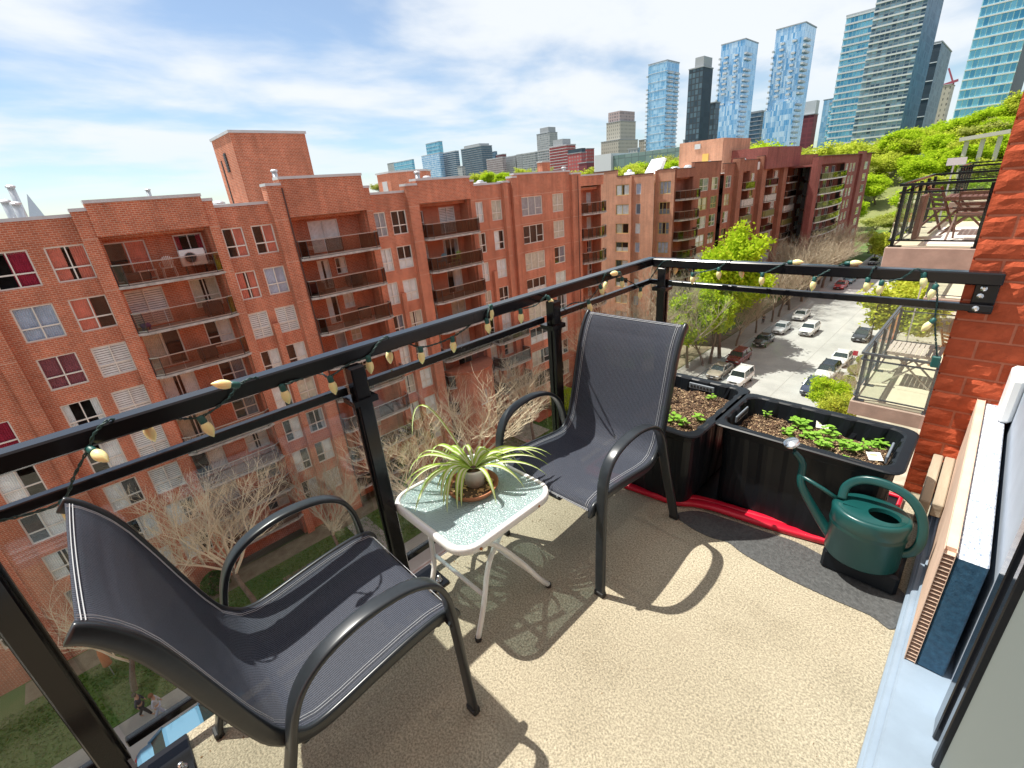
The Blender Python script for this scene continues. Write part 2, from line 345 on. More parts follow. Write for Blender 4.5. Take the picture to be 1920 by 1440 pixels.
def balcony(parent, y0, y1, zf, plane, proj, cham=.45, depth=1.15, panels=6, mats=None, tall=1.1, slabmat=None, joint=True, curve=False):
    """balcony that stands proud of an x = plane wall: slab, railing (> glass panels)"""
    X = plane
    if curve:
        n = 8; out = [(X, y0)] + [(X + proj * math.sin(math.pi * (.08 + .84 * i / n)) ** .6, y0 + (y1 - y0) * i / n) for i in range(n + 1)] + [(X, y1)]
    else: out = [(X, y0), (X + proj - cham * .6, y0), (X + proj, y0 + cham), (X + proj, y1 - cham), (X + proj - cham * .6, y1), (X, y1)]
    s = MB(); s.prism([(X - depth, y0 + .02)] + [(p[0], p[1]) for p in out] + [(X - depth, y1 - .02)], zf - .16, zf - .02)
    s.build('balcony_slab', slabmat or m_slab, parent)
    r = MB(); inner = [(p[0] - .06, p[1]) for p in out][(0 if True else 0):]
    pts = [(p[0], min(max(p[1], y0 + .05), y1 - .05)) for p in inner]
    for a, b in zip(pts, pts[1:]):
        r.obox((a[0], a[1], zf + tall), (b[0], b[1], zf + tall), .05, .05); r.obox((a[0], a[1], zf + .07), (b[0], b[1], zf + .07), .035, .04)
    r.mi = 1
    for p in pts: r.box(p[0] - .02, p[1] - .02, zf - .02, p[0] + .02, p[1] + .02, zf + tall - .03)
    ro = r.build('railing', [m_rail, m_dark], parent)
    segs = []
    for a, b in zip(pts, pts[1:]):
        Ls = math.hypot(b[0] - a[0], b[1] - a[1]); k = max(1, round(Ls / 1.15))
        for i in range(k): segs.append(((a[0] + (b[0]-a[0])*i/k, a[1] + (b[1]-a[1])*i/k), (a[0] + (b[0]-a[0])*(i+1)/k, a[1] + (b[1]-a[1])*(i+1)/k)))
    mm = mats or [m_bronze] * 40; g = MB()
    for i, (a, b) in enumerate(segs):
        d = Vector((b[0]-a[0], b[1]-a[1], 0)); l = d.length; d.normalize()
        a2 = Vector((a[0], a[1], zf + tall/2 + .03)) + d * .015; b2 = Vector((b[0], b[1], zf + tall/2 + .03)) - d * .015
        m_ = mm[i % len(mm)]
        if m_ is None: continue
        if joint: q = MB(); q.obox(a2, b2, .012, tall - .14); q.build('glass_panel', m_, ro)
        else: g.obox(a2, b2, .012, tall - .14)
    if not joint and g.v: g.build('glass_panel', mm[0], ro)
    return ro
# ---- the long red building parallel to the balcony
PX = -33.0
redb = thing('apartment_building', 'long red brick apartment block across the street with a tall brick roof tower', 'apartment building', (PX, 15, GZ))
ZB = GZ - .3
rngB = random.Random(5)
def R(z): return z + E0
flush = Wall('x', PX); cop = MB()
def coping(y0, y1, ztop, fwd, mb=None, plane=PX):
    (mb or cop).box(plane - .45, y0 - .04, ztop, plane + fwd + .07, y1 + .04, ztop + .16)
CUR = [('full', 'white'), ('full', 'white'), ('gap', 'white'), ('gap', 'white'), ('blind', 'white'), ('right', 'white'), ('left', 'white'), ('full', 'grey'), ('left', 'cream'), ('right', 'slate'), ('gap', 'cream'), ('full', 'cream'), ('left', 'white'), ('sides', 'grey'), None, ('full', 'white'), ('low', 'white'), ('right', 'white')]
SPEC = {  # what hangs in particular windows near the left edge: (column, storey)
    (0, 0): ('right', 'crimson'), (0, 1): ('full', 'blue'), (0, 2): ('full', 'plum'), (1, 0): ('gap', 'salmon'), (1, 1): ('left', 'salmon'), (1, 2): ('blind', 'white'), (1, 3): ('blind', 'white'), (1, 4): ('blind', 'white'), (1, 5): ('blind', 'white'),
    (2, 0): ('right', 'salmon'), (2, 1): ('gap', 'salmon'), (2, 2): ('blind', 'white'), (2, 3): ('right', 'white'), (3, 0): ('right', 'salmon'), (3, 1): ('full', 'blue'), (3, 2): ('blind', 'white'), (3, 3): ('right', 'white'),
    (0, 3): ('sides', 'white'), (-1, 3): ('full', 'crimson'), (4, 0): ('full', 'grey'), (4, 1): ('full', 'white'), (4, 2): ('full', 'white'), (5, 0): None, (5, 1): ('low', 'white'), (9, 0): ('full', 'cream')}
wcols = [(-2, -8.9, -7.3), (-1, -5.9, -4.3), (0, -2.36, -.80), (1, -.21, 1.35), (2, 7.72, 8.90), (3, 9.39, 10.70), (4, 17.86, 18.87), (5, 19.34, 20.69), (6, 27.66, 28.68), (7, 29.69, 30.97), (8, 33.6, 36.55), (9, 38.1, 39.86)]
def wall_bay(y0, y1, ztop, cols):
    hs = []
    for ci, a, b in cols:
        for k in range(8):
            hs.append((a, b, FL(k) + .60, FL(k) + 2.34))
    flush.panel(y0, y1, ZB, R(ztop), hs, depth=.18)
    flush.block(y0, y1, R(ztop) - .9, R(ztop), .001, .3)
    coping(y0, y1, R(ztop), 0)
for y0, y1, zt, cs in ((-16, 1.33, .55, (-2, -1, 0, 1)), (7.66, 10.75, .46, (2, 3)), (17.8, 20.8, .50, (4, 5)), (27.6, 31.05, .58, (6, 7)), (32.75, 40.9, 1.25, (8, 9))):
    wall_bay(y0, y1, zt, [c for c in wcols if c[0] in cs])
for ci, a, b in wcols:
    for k in range(8):
        cur = SPEC.get((ci, k), CUR[rngB.randrange(len(CUR))])
        put_window(redb, (PX - .06, a, FL(k) + .60), 'x', b - a, 1.74, 'tri' if ci == 8 else 'quad', cur, split=ci in (0, 1, 2, 3, 4))
# piers that stand proud, each with its own height
for y0, y1, zt, fw in ((1.33, 1.98, .78, .30), (7.12, 7.66, .85, .30), (10.75, 11.62, 1.45, .5), (17.28, 17.8, .98, .25), (20.8, 21.75, .93, .42), (27.1, 27.6, .92, .28), (31.05, 31.6, .66, .34), (32.2, 32.75, 1.0, .34), (40.9, 42.4, .96, .35), (-3.6, -2.95, .62, .3), (-11.2, -10.5, .7, .3)):
    flush.block(y0, y1, ZB, R(zt), -fw, .45); coping(y0, y1, R(zt), fw)
flush.block(31.6, 32.2, ZB, R(.62), .0, .45); coping(31.64, 32.16, R(.62), .0)
flush.block(36.75, 37.9, R(1.25), R(2.2), -.06, .6); cop.box(PX - .66, 36.7, R(2.2), PX + .1, 37.95, R(2.3))
for ym, zt in ((9.14, -6.9), (19.1, -6.9), (29.2, -6.9)): flush.block(ym - .2, ym + .2, ZB, R(zt), -.34, .1)
# balcony bays: recess with back wall, lintel box on top
for bi, (y0, y1, zt, lb, fw, proj) in enumerate(((1.98, 7.12, 1.12, -.50, .42, .55), (11.62, 17.28, 1.80, -.46, .42, 1.0), (21.75, 27.1, 1.24, -.40, .42, 1.05), (42.4, 46.55, .72, -.25, .30, 1.1))):
    flush.block(y0, y1, R(lb), R(zt), -fw, .5); coping(y0, y1, R(zt), fw)
    back = Wall('x', PX - 1.15); hs = []; doors = []
    w_ = y1 - y0
    for k in range(8):
        zf = FL(k)
        if bi == 0: ds = [(y0 + .12, 1.9, 'door', 2.15, .05), (y1 - 1.75, 1.5, 'quad', 1.75, .5)]
        elif bi == 1: ds = [(y0 + 1.75, 2.2, 'door', 2.15, .05)] if k == 0 else [(y0 + 1.75, .9, 'one', 2.1, .05), (y0 + 3.1, .85, 'quad', 1.2, .95)]
        elif bi == 2: ds = [(y0 + .15, 1.15, 'quad', 1.5, .6), (y0 + 2.9, 1.7, 'door', 2.15, .05)]
        else: ds = [(y0 + .2, 1.5, 'door', 2.15, .05), (y0 + 2.9, .9, 'quad', 1.4, .7)]
        for a, w2, st, h2, so in ds:
            hs.append((a, a + w2, zf + so, zf + so + h2)); cur = CUR[rngB.randrange(len(CUR))]
            if bi == 0 and k == 0: cur = ('right', 'salmon') if st == 'door' else ('sides', 'crimson')
            put_window(redb, (PX - 1.15 - .06, a, zf + so), 'x', w2, h2, st, cur, frame=m_frame if k % 3 else m_whiteframe)
    back.panel(y0, y1, ZB, R(lb) + .1, hs, depth=.2)
    back.mb.build('recess_wall', m_brick, redb)
    for yy in (y0, y1): flush.mb.box(PX - 1.15, yy - .01 if yy == y0 else yy - .12, ZB, PX - .02, yy + .12 if yy == y0 else yy + .01, R(lb) - .002)
    soff = MB(); soff.box(PX - 1.15, y0 + .12, R(lb) - .02, PX - .03, y1 - .12, R(lb) + .1); soff.build('soffit', m_slab, redb)
    for k in range(8):
        pm = [m_panel[0]] * 8 if bi == 0 else ([m_panel[1]] * 8 if bi == 2 else [m_panel[(k + i) % 2] for i in range(8)])
        balcony(redb, y0 - (.0 if bi == 0 else -.1), y1 + (.08 if bi == 0 else .35), FL(k), PX + .03, proj, panels=6, mats=pm, curve=(bi == 3))
flush.mb.box(PX - 16, -16, R(-.7), PX - .5, 46.5, R(-.45)); flush.mb.box(PX - 16, 46.3, ZB, PX - 1.2, 46.52, R(.4))
bw = flush.mb.build('brick_wall', m_brick, redb)
rf = MB(); rf.box(PX - 15.9, -15.9, R(-.45), PX - .46, 46.4, R(-.41)); rf.build('flat_roof', m_roof, redb)
cop.build('coping', m_coping, redb)
cj = MB()
for y0, y1, fw in ((1.33, 1.98, .30), (7.12, 7.66, .30), (10.75, 11.62, .5), (17.28, 17.8, .25), (20.8, 21.75, .42), (27.1, 27.6, .28), (31.05, 31.6, .34), (32.2, 32.75, .34), (40.9, 42.4, .35), (-3.6, -2.95, .3), (32.75, 40.9, 0), (27.6, 31.05, 0)):
    for k in range(8): cj.box(PX + fw + .001, y0 + .01, FL(k) + 2.50, PX + fw + .006, y1 - .01, FL(k) + 2.525)
tag(cj.build('control_joint', M('pale joint sealant', (.62, .40, .30), .8), redb), kind='stuff')
sd = MB(); sd.box(PX - 16, -16.3, ZB, PX, -16.002, R(.5)); sd.box(PX - 16.3, -16, ZB, PX - 16.002, 46.5, R(.4)); sd.build('rear_wall', m_brick, redb)
for yy, zt in ((11.66, 1.3), (41.6, .8)):
    dp = MB(); dp.tube([(PX + .58, yy, ZB + .3), (PX + .58, yy, R(zt))], .05, 6); dp.build('downpipe', m_copdark, redb)
# roof tower with louvre and slot
tw = MB(); tw.box(-44.9, 11.75, R(-.4), -40, 17.15, R(5.35)); two = tw.build('roof_tower', m_salmon, redb)
two.data.materials.clear(); two.data.materials.append(m_salmon); two.data.materials.append(m_brick)
for p in two.data.polygons: p.material_index = 0 if p.normal.y < -.5 else 1
for p in two.data.polygons: p.material_index = 1
tc_ = MB(); tc_.box(-45.0, 11.66, R(5.35), -39.92, 17.24, R(5.53)); tc_.build('tower_coping', m_coping, redb)
lv = MB(); lv.box(-42.75, 11.70, R(3.0), -42.2, 11.745, R(4.3))
for i in range(7): lv.box(-42.7, 11.66, R(3.05 + i * .18), -42.25, 11.70, R(3.14 + i * .18))
lv.box(-43.9, 11.70, R(-.3), -43.72, 11.745, R(3.9)); lv.build('louvre', m_dark, redb)
# small hexagonal stair head and the red penthouses further back
sh = MB(); c0 = onx(735, 345, -41); 
sh.prism([(-43.5, c0.y), (-41.2, c0.y), (-40, c0.y + 1.2), (-40, c0.y + 3.3), (-41.4, c0.y + 4.8), (-43.5, c0.y + 4.8)], R(-.4), R(2.35)); sh.build('stair_head', m_brick, redb)
dr = MB(); dr.box(-42.7, c0.y - .03, R(-.4), -41.8, c0.y - .002, R(1.7)); dr.build('door', m_coping, redb)
sc_ = MB(); sc_.prism([(-43.6, c0.y - .1), (-41.15, c0.y - .1), (-39.9, c0.y + 1.15), (-39.9, c0.y + 3.35), (-41.35, c0.y + 4.9), (-43.6, c0.y + 4.9)], R(2.35), R(2.5)); sc_.build('stair_head_coping', m_coping, redb)
# roof vents: steel flues and mushroom caps, each its own thing
def vent(p, h, r, label, cap=1.6):
    t = thing('roof_vent', label, 'roof vent', p, 'steel vents standing on the roofs')
    v = MB(); v.smooth = True; x, y, z = p; v.lathe([(r, z), (r, z + h)], (x, y, 0), 10); v.build('flue', m_steel, t)
    c = MB(); c.lathe([(r * cap * .85, z + h), (r * cap * .85, z + h + r * .5), (r * .9, z + h + r * .8), (0, z + h + r * .8)], (x, y, 0), 10); c.build('cap', m_steel, t)
m_steel = M('galvanised steel', (.60, .62, .64), .38, .7, var=.1, vs=3)
m_whitemem = M('white roof membrane', (.78, .78, .76), .7, var=.06, vs=.6)
for (px, py, x, h, r, lb) in ((20, 352, -40, 0, .17, 'tallest of three steel flues at the left edge of the red roof'), (10, 380, -39, 0, .19, 'short steel flue leftmost on the red roof'), (30, 384, -38, 0, .19, 'short steel flue beside the tallest flue at left'),
        (277, 357, -38, 0, .12, 'small lone vent above the second parapet'), (514, 322, -33.8, 0, .16, 'steel chimney cap at the raised red parapet corner'), (782, 325, -34.2, 0, .2, 'round mushroom vent beside the hexagonal stair head'), (1057, 316, -34.5, 0, .2, 'steel vent right of the brick chimney stub')):
    top = onx(px, py, x); zb = R(-.42); vent((x, top.y, zb), max(.3, top.z - zb), r, lb)
for (px, py, x, lb) in ((410, 380, -36, 'low steel roof fan at the foot of the brick tower'), (800, 332, -37, 'low rooftop fan behind the third parapet'), (900, 340, -38, 'white low roof curb near the fourth parapet')):
    p = onx(px, py, x); t = thing('roof_unit', lb, 'roof unit', (p.x, p.y, R(-.42)), 'low units on the red roof')
    v = MB(); v.bbox(p.x - .5, p.y - .5, R(-.42), p.x + .5, p.y + .5, p.z - .1, .05); v.build('housing', m_steel, t); v = MB(); v.lathe([(.38, p.z - .1), (.38, p.z), (.2, p.z + .1), (0, p.z + .1)], (p.x, p.y, 0), 12); v.build('cap', m_steel, t)
# ---- the second building: its end wall faces us, then it runs on down the street
BX = -32.2; KS = 1.31
brb = thing('apartment_building', 'brown brick apartment block behind the bright green street tree', 'apartment building', (BX, 60, GZ))
Y1 = 61.0
def yx(px, py=340): return onx(px, py, BX).y
w2 = Wall('y', Y1); cp2 = MB()
hs = []
def rowz(k): return FL(k) + 1.05, FL(k) + 2.45
for k in range(8):
    z0, z1 = rowz(k); hs += [(-40.7, -38.5, z0, z1), (-37.4, -36.6, z0, z1)]
w2.panel(-44.5, -34.6, ZB, R(.39), hs, depth=.18)
w2.block(-44.5, -40.6, R(.39), R(1.3), .001, .4); cp2.box(-44.6, Y1 - .06, R(1.3), -40.5, Y1 + .45, R(1.4))
w2.block(-40.6, -34.95, R(.39), R(.5), .001, .4); cp2.box(-40.55, Y1 - .05, R(.5), -34.9, Y1 + .45, R(.6))
w2.block(-38.1, -37.9, ZB, R(.39), -.4, .1)
for k in range(8):
    z0, z1 = rowz(k)
    put_window(brb, (-40.7, Y1 + .06, z0), 'y', 2.2, 1.4, 'door', CUR[rngB.randrange(len(CUR))], frame=m_frameyel)
    put_window(brb, (-37.4, Y1 + .06, z0), 'y', .8, 1.4, 'one', [('full', 'blue'), ('full', 'slate'), ('full', 'white')][k % 3], frame=m_whiteframe)
# projecting corner block
Y2 = 62.0
w3 = Wall('y', Y2); hs = []
XL, XR_ = -34.8, BX
hs = [(-34.35, -32.7, rowz(k)[0] - .2, rowz(k)[1]) for k in range(8)]
w3.panel(XL, XR_, ZB, R(.72), hs, depth=.18); w3.mb.box(XL - .15, Y2 - .001 - .35, ZB, XL, Y2 + .3, R(.8))
w3.block(XL, XR_, R(.70), R(.82), .001, .4); cp2.box(XL, Y2 - .06, R(.82), XR_ + .05, Y2 + .45, R(.92))
for k in range(8):
    z0, z1 = rowz(k); put_window(brb, (-34.35, Y2 + .06, z0 - .2), 'y', 1.65, 1.6, 'tri', [('blind', 'blue'), ('low', 'slate'), ('gap', 'slate'), ('full', 'blue')][k % 4], frame=m_frameyel)
w3.mb.build('end_wall', m_salmon, brb); w2.mb.build('stepped_end_wall', m_salmon, brb)
w4 = Wall('x', BX)
pxw = lambda a, b: (yx(a), yx(b))
segs = [  # (px0, px1, kind, top, windows px)
    (1258, 1300, 'bal', .55, None), (1300, 1350, 'win', 1.05, [(1312, 1329), (1335, 1347)]), (1350, 1357, 'slot', .6, None), (1357, 1376, 'win', .75, [(1361, 1371)]), (1376, 1384, 'pier', 1.2, None),
    (1384, 1405, 'bal', 1.0, None), (1405, 1420, 'win', 1.0, [(1408, 1414)]), (1420, 1428, 'pier', 1.35, None), (1428, 1448, 'bal', 1.2, None), (1448, 1460, 'win', 1.2, [(1450, 1457)]), (1460, 1467, 'pier', 1.2, None),
    (1467, 1485, 'bal', 1.05, None), (1485, 1496, 'win', 1.05, [(1487, 1493)]), (1496, 1526, 'win', 1.25, [(1500, 1508), (1510, 1516), (1519, 1525)])]
for a, b, kind, zt, ws in segs:
    y0, y1 = yx(a), yx(b); zt = R(zt * KS)
    if a == 1258: y0 = Y2 + .3
    if kind == 'win':
        hs = [(yx(c), yx(d), FL(k) + .6, FL(k) + 2.34) for c, d in ws for k in range(8)]
        w4.panel(y0, y1, ZB, zt, hs, depth=.18); w4.block(y0, y1, zt - .7, zt, .001, .4)
        for c, d in ws:
            for k in range(8):
                put_window(brb, (BX - .06, yx(c), FL(k) + .6), 'x', yx(d) - yx(c), 1.74, 'quad', CUR[rngB.randrange(len(CUR))], frame=m_frameyel if k % 2 else m_frame)
        cp2.box(BX - .45, y0, zt, BX + .05, y1, zt + .1)
    elif kind == 'pier': w4.block(y0, y1, ZB, zt, -.7, .5); cp2.box(BX - .5, y0, zt, BX + .75, y1, zt + .1)
    elif kind == 'slot': w4.block(y0, y1, ZB, zt, 1.0, 1.4); w4.block(y0 - .1, y0, ZB, zt, .0, 1.0)
    else:
        w4.block(y0, y1, R(-.35), zt, -.1, .5); cp2.box(BX - .45, y0, zt, BX + .15, y1, zt + .1)
        bk = Wall('x', BX - 1.2); hs = [(y0 + .3, y0 + 2.0, FL(k) + .05, FL(k) + 2.2) for k in range(8)]
        bk.panel(y0, y1, ZB, R(-.3), hs); bk.mb.build('recess_wall', m_brick2, brb)
        for yy in (y0, y1 - .12): w4.mb.box(BX - 1.2, yy, ZB, BX - .02, yy + .12, R(-.352))
        for k in range(8):
            put_window(brb, (BX - 1.26, y0 + .3, FL(k) + .05), 'x', 1.7, 2.15, 'door', CUR[rngB.randrange(len(CUR))])
            pm = [m_panel[1]] if a == 1258 else [m_panel[[1, 3, 2, 0, 1, 3, 2, 1][(k + a) % 8]]]
            balcony(brb, y0 + (.1), y1 + (.8 if a == 1258 else .2), FL(k), BX + .03, 1.6 if a == 1258 else 1.1, curve=a == 1258, mats=pm * 12, joint=False)
yE = yx(1526)
w4.mb.box(BX - 2.8, Y2 + .5, ZB, BX - 2.6, yE, R(-.36)); w4.mb.box(BX - 15, Y2 + .5, R(-.6), BX - .5, yE, R(-.35)); w4.mb.box(BX - 15.2, yE - .3, ZB, BX, yE, R(.9)); w4.mb.build('street_wall', m_brick2, brb)
r2 = MB(); r2.box(BX - 15, Y2 + .5, R(-.35), BX - .5, yE, R(-.31)); r2.build('flat_roof', m_whitemem, brb); cp2.build('coping', m_copdark, brb)
# ---- the maroon block at the end of the row
MX = -27.7
yx = lambda px, py=340: onx(px, py, MX).y
BX = MX
mrb = thing('apartment_building', 'dark maroon brick block with long curved balconies at the end of the row', 'apartment building', (BX, 110, GZ))
w5 = Wall('x', BX); cp3 = MB()
for a, b, kind, zt, ws in ((1526.5, 1534, 'pier', .95, None), (1534, 1582, 'bal', 1.05, None), (1582, 1607, 'win', 1.0, [(1584, 1589), (1592, 1596), (1598, 1602)]), (1607, 1614, 'pier', 1.5, None), (1614, 1629, 'win', 1.1, [(1619, 1625)])):
    y0, y1 = yx(a, 320), yx(b, 320); zt = R(zt)
    if kind == 'win':
        hs = [(yx(c, 320), yx(d, 320), FL(k) + .6, FL(k) + 2.34) for c, d in ws for k in range(8)]
        w5.panel(y0, y1, ZB, zt, hs, depth=.2); w5.block(y0, y1, zt - .7, zt, .001, .4)
        for c, d in ws:
            for k in range(8): put_window(mrb, (BX - .06, yx(c, 320), FL(k) + .6), 'x', yx(d, 320) - yx(c, 320), 1.74, 'quad', CUR[rngB.randrange(len(CUR))])
    elif kind == 'pier': w5.block(y0, y1, ZB, zt, -.5, .5)
    else:
        w5.block(y0, y1, R(-.4), zt, -.1, .5); bk = Wall('x', BX - 1.4); nd = 4; st_ = (y1 - y0) / nd
        hs = [(y0 + st_ * i + .8, y0 + st_ * i + 3.6, FL(k) + .05, FL(k) + 2.2) for k in range(8) for i in range(nd)]
        bk.panel(y0, y1, ZB, R(-.3), hs); bk.mb.build('recess_wall', m_brick3, mrb)
        for k in range(8):
            for i in range(nd): put_window(mrb, (BX - 1.46, y0 + st_ * i + .8, FL(k) + .05), 'x', 2.8, 2.15, 'door', [('full', 'slate'), None, ('gap', 'grey')][(k + i) % 3])
            balcony(mrb, y0 + .3, y1 - .2, FL(k), BX + .03, 1.7, curve=True, mats=[m_panel[1]], joint=False, slabmat=m_whitemem)
    cp3.box(BX - .45, y0, zt, BX + .55, y1, zt + .12)
yF = yx(1629, 320)
w5.mb.box(BX - 15, yx(1526.5, 320), R(-.6), BX - .5, yF - .4, R(-.3)); w5.mb.box(BX - 15, yF - .35, ZB, BX - .01, yF, R(1)); w5.mb.build('street_wall', m_brick3, mrb); cp3.build('coping', m_copdark, mrb)
# rooftop blocks on the second building
pa, pb, pc = ony(1275, 262, 88), ony(1357, 258, 88), ony(1357, 258, 88)
ph = MB(); ph.box(pa.x, 88, R(-.3), pb.x, 100, pb.z); pho = ph.build('roof_house', m_salmon, brb)
pd = MB(); pd.box(pb.x + .02, 92, R(-.3), onx(1402, 275, pb.x + 6).x, 110, onx(1402, 275, pb.x + 6).z); pd.build('roof_house', m_brick3, brb)
p1, p2 = ony(1303, 271, 87.9), ony(1313, 279, 87.9); q = MB(); q.box(p1.x, 87.85, p2.z, p2.x, 87.995, p1.z); q.build('vent_grille', m_coping, brb)
p1, p2 = ony(1317, 289, 87.9), ony(1327, 307, 87.9); q = MB(); q.box(p1.x, 87.9, R(-.3), p2.x, 87.995, p1.z); q.build('door', M('yellow door', (.65, .42, .1), .5), brb)
sk = MB(); a0 = ony(1245, 296, 74); sk.add([ony(1208, 326, 70), ony(1232, 326, 70), ony(1246, 295, 74), ony(1222, 299, 74), ony(1208, 326, 74.5), ony(1240, 326, 78), ony(1250, 297, 78), ony(1226, 299, 78)], [(0,1,2,3), (4,7,6,5), (1,5,6,2), (0,3,7,4), (3,2,6,7), (0,4,5,1)])
sk.build('sloped_rooflight', m_whitemem, brb)
for i, (px, py, w, n) in enumerate(((1180, 322, 1.2, 'white'), (1330, 306, 1.6, 'silver'), (1393, 300, 1.6, 'white'), (1415, 303, 2.2, 'white'), (1457, 300, 2.2, 'pale'), (1495, 303, 2.0, 'pale'), (1265, 316, 2.5, 'silver'), (1290, 313, 2.0, 'pale'))):
    y_ = 66 + (px - 1180) * .12 if px < 1300 else onx(px, 320, -33).y ; p = ony(px, py, y_); t = thing('roof_unit', f'{n} {["square curb right of the stepped parapet", "cluster by the yellow roof door", "hood behind the first pier", "box between the first two piers", "hood behind the second pier", "hood behind the third pier", "duct under the sloped white rooflight", "duct left of the salmon roof house"][i]}', 'roof unit', (p.x, p.y, p.z - .6), 'pale units along the brown roof')
    v = MB(); v.bbox(p.x - w/2, p.y - w/2, R(-.3), p.x + w/2, p.y + w/2, p.z - .1, .1); v.build('housing', m_whitemem, t); v = MB(); v.smooth = True; v.lathe([(w*.35, p.z - .1), (w*.32, p.z + .1), (w*.15, p.z + .3), (0, p.z + .32)], (p.x, p.y, 0), 10); v.build('hood', m_steel, t)
# ------------------------------------------------------------------ our balcony: slab, wall, railing
def concrete():
    m, t, p, out = newmat('sandy textured concrete'); tcn = N(t, 'ShaderNodeTexCoord'); src = tcn.outputs['Object']
    n = N(t, 'ShaderNodeTexNoise', i_Scale=1.6, i_Detail=8, i_Roughness=.62); L(t, src, n.inputs['Vector'])
    n2_ = N(t, 'ShaderNodeTexNoise', i_Scale=150, i_Detail=6, i_Roughness=.8); L(t, src, n2_.inputs['Vector'])
    r = N(t, 'ShaderNodeValToRGB'); r.color_ramp.elements[0].position = .32; r.color_ramp.elements[0].color = (.38, .33, .235, 1); r.color_ramp.elements[1].position = .68; r.color_ramp.elements[1].color = (.58, .515, .38, 1); L(t, n.outputs[0], r.inputs[0])
    r2_ = N(t, 'ShaderNodeMapRange'); r2_.inputs[1].default_value = .34; r2_.inputs[2].default_value = .66; r2_.inputs[1].default_value = .40; r2_.inputs[2].default_value = .60; r2_.inputs[3].default_value = .50; r2_.inputs[4].default_value = 1.28; L(t, n2_.outputs[0], r2_.inputs[0])
    h = N(t, 'ShaderNodeHueSaturation'); L(t, r.outputs[0], h.inputs['Color']); L(t, r2_.outputs[0], h.inputs['Value'])
    # rust-brown and pale specks, worn stains
    n3 = N(t, 'ShaderNodeTexNoise', i_Scale=3.2, i_Detail=10, i_Roughness=.74); L(t, src, n3.inputs['Vector'])
    r3 = N(t, 'ShaderNodeMapRange'); r3.inputs[1].default_value = .52; r3.inputs[2].default_value = .70; r3.inputs[4].default_value = .62; L(t, n3.outputs[0], r3.inputs[0])
    mm = N(t, 'ShaderNodeMix', data_type='RGBA'); L(t, r3.outputs[0], mm.inputs[0]); L(t, h.outputs[0], mm.inputs[6]); mm.inputs[7].default_value = (.30, .255, .18, 1)
    L(t, mm.outputs[2], p.inputs['Base Color']); p.inputs['Roughness'].default_value = .9; setc(p, 'Specular IOR Level', .25)
    ad = N(t, 'ShaderNodeMath', operation='MULTIPLY_ADD', i_1=.4); L(t, n3.outputs[0], ad.inputs[0]); L(t, n2_.outputs[0], ad.inputs[2])
    b = N(t, 'ShaderNodeBump', i_Strength=1.0, i_Distance=.006); L(t, ad.outputs[0], b.inputs['Height']); L(t, b.outputs[0], p.inputs['Normal']); return m
m_floor = concrete()
fl = MB(); fl.bbox(-1.485, -6, -.2, .2, 2.66, 0, .012); fl.build('balcony_floor', m_floor, kind='structure')
m_alu = M('blue grey aluminium', (.27, .34, .42), .42, .15, var=.12, vs=5)
m_glass = glassmat('clear railing glass', (.93, .955, .945), 0, 1.38, dirt=.011)
m_glassedge = M('glass edge', (.35, .55, .50), .1, 0, spec=.8)
m_bolt = M('bright steel bolt', (.75, .75, .75), .25, 1)
RX, RY = -1.473, 2.585
rail = thing('balcony_railing', 'black metal railing with clear glass panels round our own balcony', 'railing', (RX, 0, 0))
t_ = MB(); t_.bbox(RX - .027, -5.5, 1.022, RX + .027, RY + .027, 1.070, .005); t_.build('top_rail', m_black, rail)
t_ = MB(); t_.bbox(RX + .0275, RY - .025, 1.020, .04, RY + .027, 1.069, .005); t_.build('top_rail', m_black, rail)
PY = [-4.55, -3.52, -2.49, -1.40, -.345, .60, 1.62]
for a, b in zip(PY, PY[1:] + [RY - .0]):
    t_ = MB(); e1 = b - .028 if b != RY else b + .014; t_.bbox(RX - .014, a + .028, .912, RX + .014, e1, .941, .003); t_.build('mid_rail', m_black, rail)
    t_ = MB(); t_.bbox(RX - .012, a + .03, .098, RX + .012, e1, .126, .003); t_.build('bottom_rail', m_black, rail)
t_ = MB(); t_.bbox(RX + .015, RY - .014, .912, .035, RY + .014, .941, .003); t_.build('mid_rail', m_black, rail)
t_ = MB(); t_.bbox(RX + .013, RY - .012, .098, -.09, RY + .012, .126, .003); t_.build('bottom_rail', m_black, rail)
def post(x, y, along='y'):
    m = MB(); m.bbox(x - .026, y - .026, .012, x + .026, y + .026, 1.018, .004)
    for s in (-1, 1): m.box(x - .005 if along == 'y' else x + .0265 * s, y + .0265 * s if along == 'y' else y - .005, .1, x + .005 if along == 'y' else x + .032 * s, y + .032 * s if along == 'y' else y + .005, .95)
    o = m.build('post', m_black, rail)
    q = MB(); q.bbox(x - .04, y - .15, .0005, x + .11, y + .15, .012, .003); q.build('base_plate', m_black, o)
    for bx, by in ((.075, .12), (.075, -.12)):
        q = MB(); q.smooth = True; q.lathe([(.014, .012), (.014, .017), (.008, .018), (.008, .036), (.004, .040), (0, .040)], (x + bx, y + by, 0), 10); q.build('bolt', m_bolt, o)
    q = MB()
    if along == 'y': q.box(x - .05, y - .045, .885, x + .035, y + .045, .905)
    else: q.box(x - .045, y - .05, .885, x + .045, y + .035, .905)
    q.build('clamp', m_black, o)
for y in PY: post(RX + .045, y)
post(-1.379, RY - .01, 'x')
for a, b in zip(PY, PY[1:] + [RY - .02]):
    g = MB(); g.box(RX - .005, a + .035, .128, RX + .005, b - .035, .911); g.build('glass_panel', m_glass, rail)
for a, b in ((-1.345, -.075),):
    g = MB(); g.box(a, RY - .005, .128, b, RY + .005, .911); g.build('glass_panel', m_glass, rail)
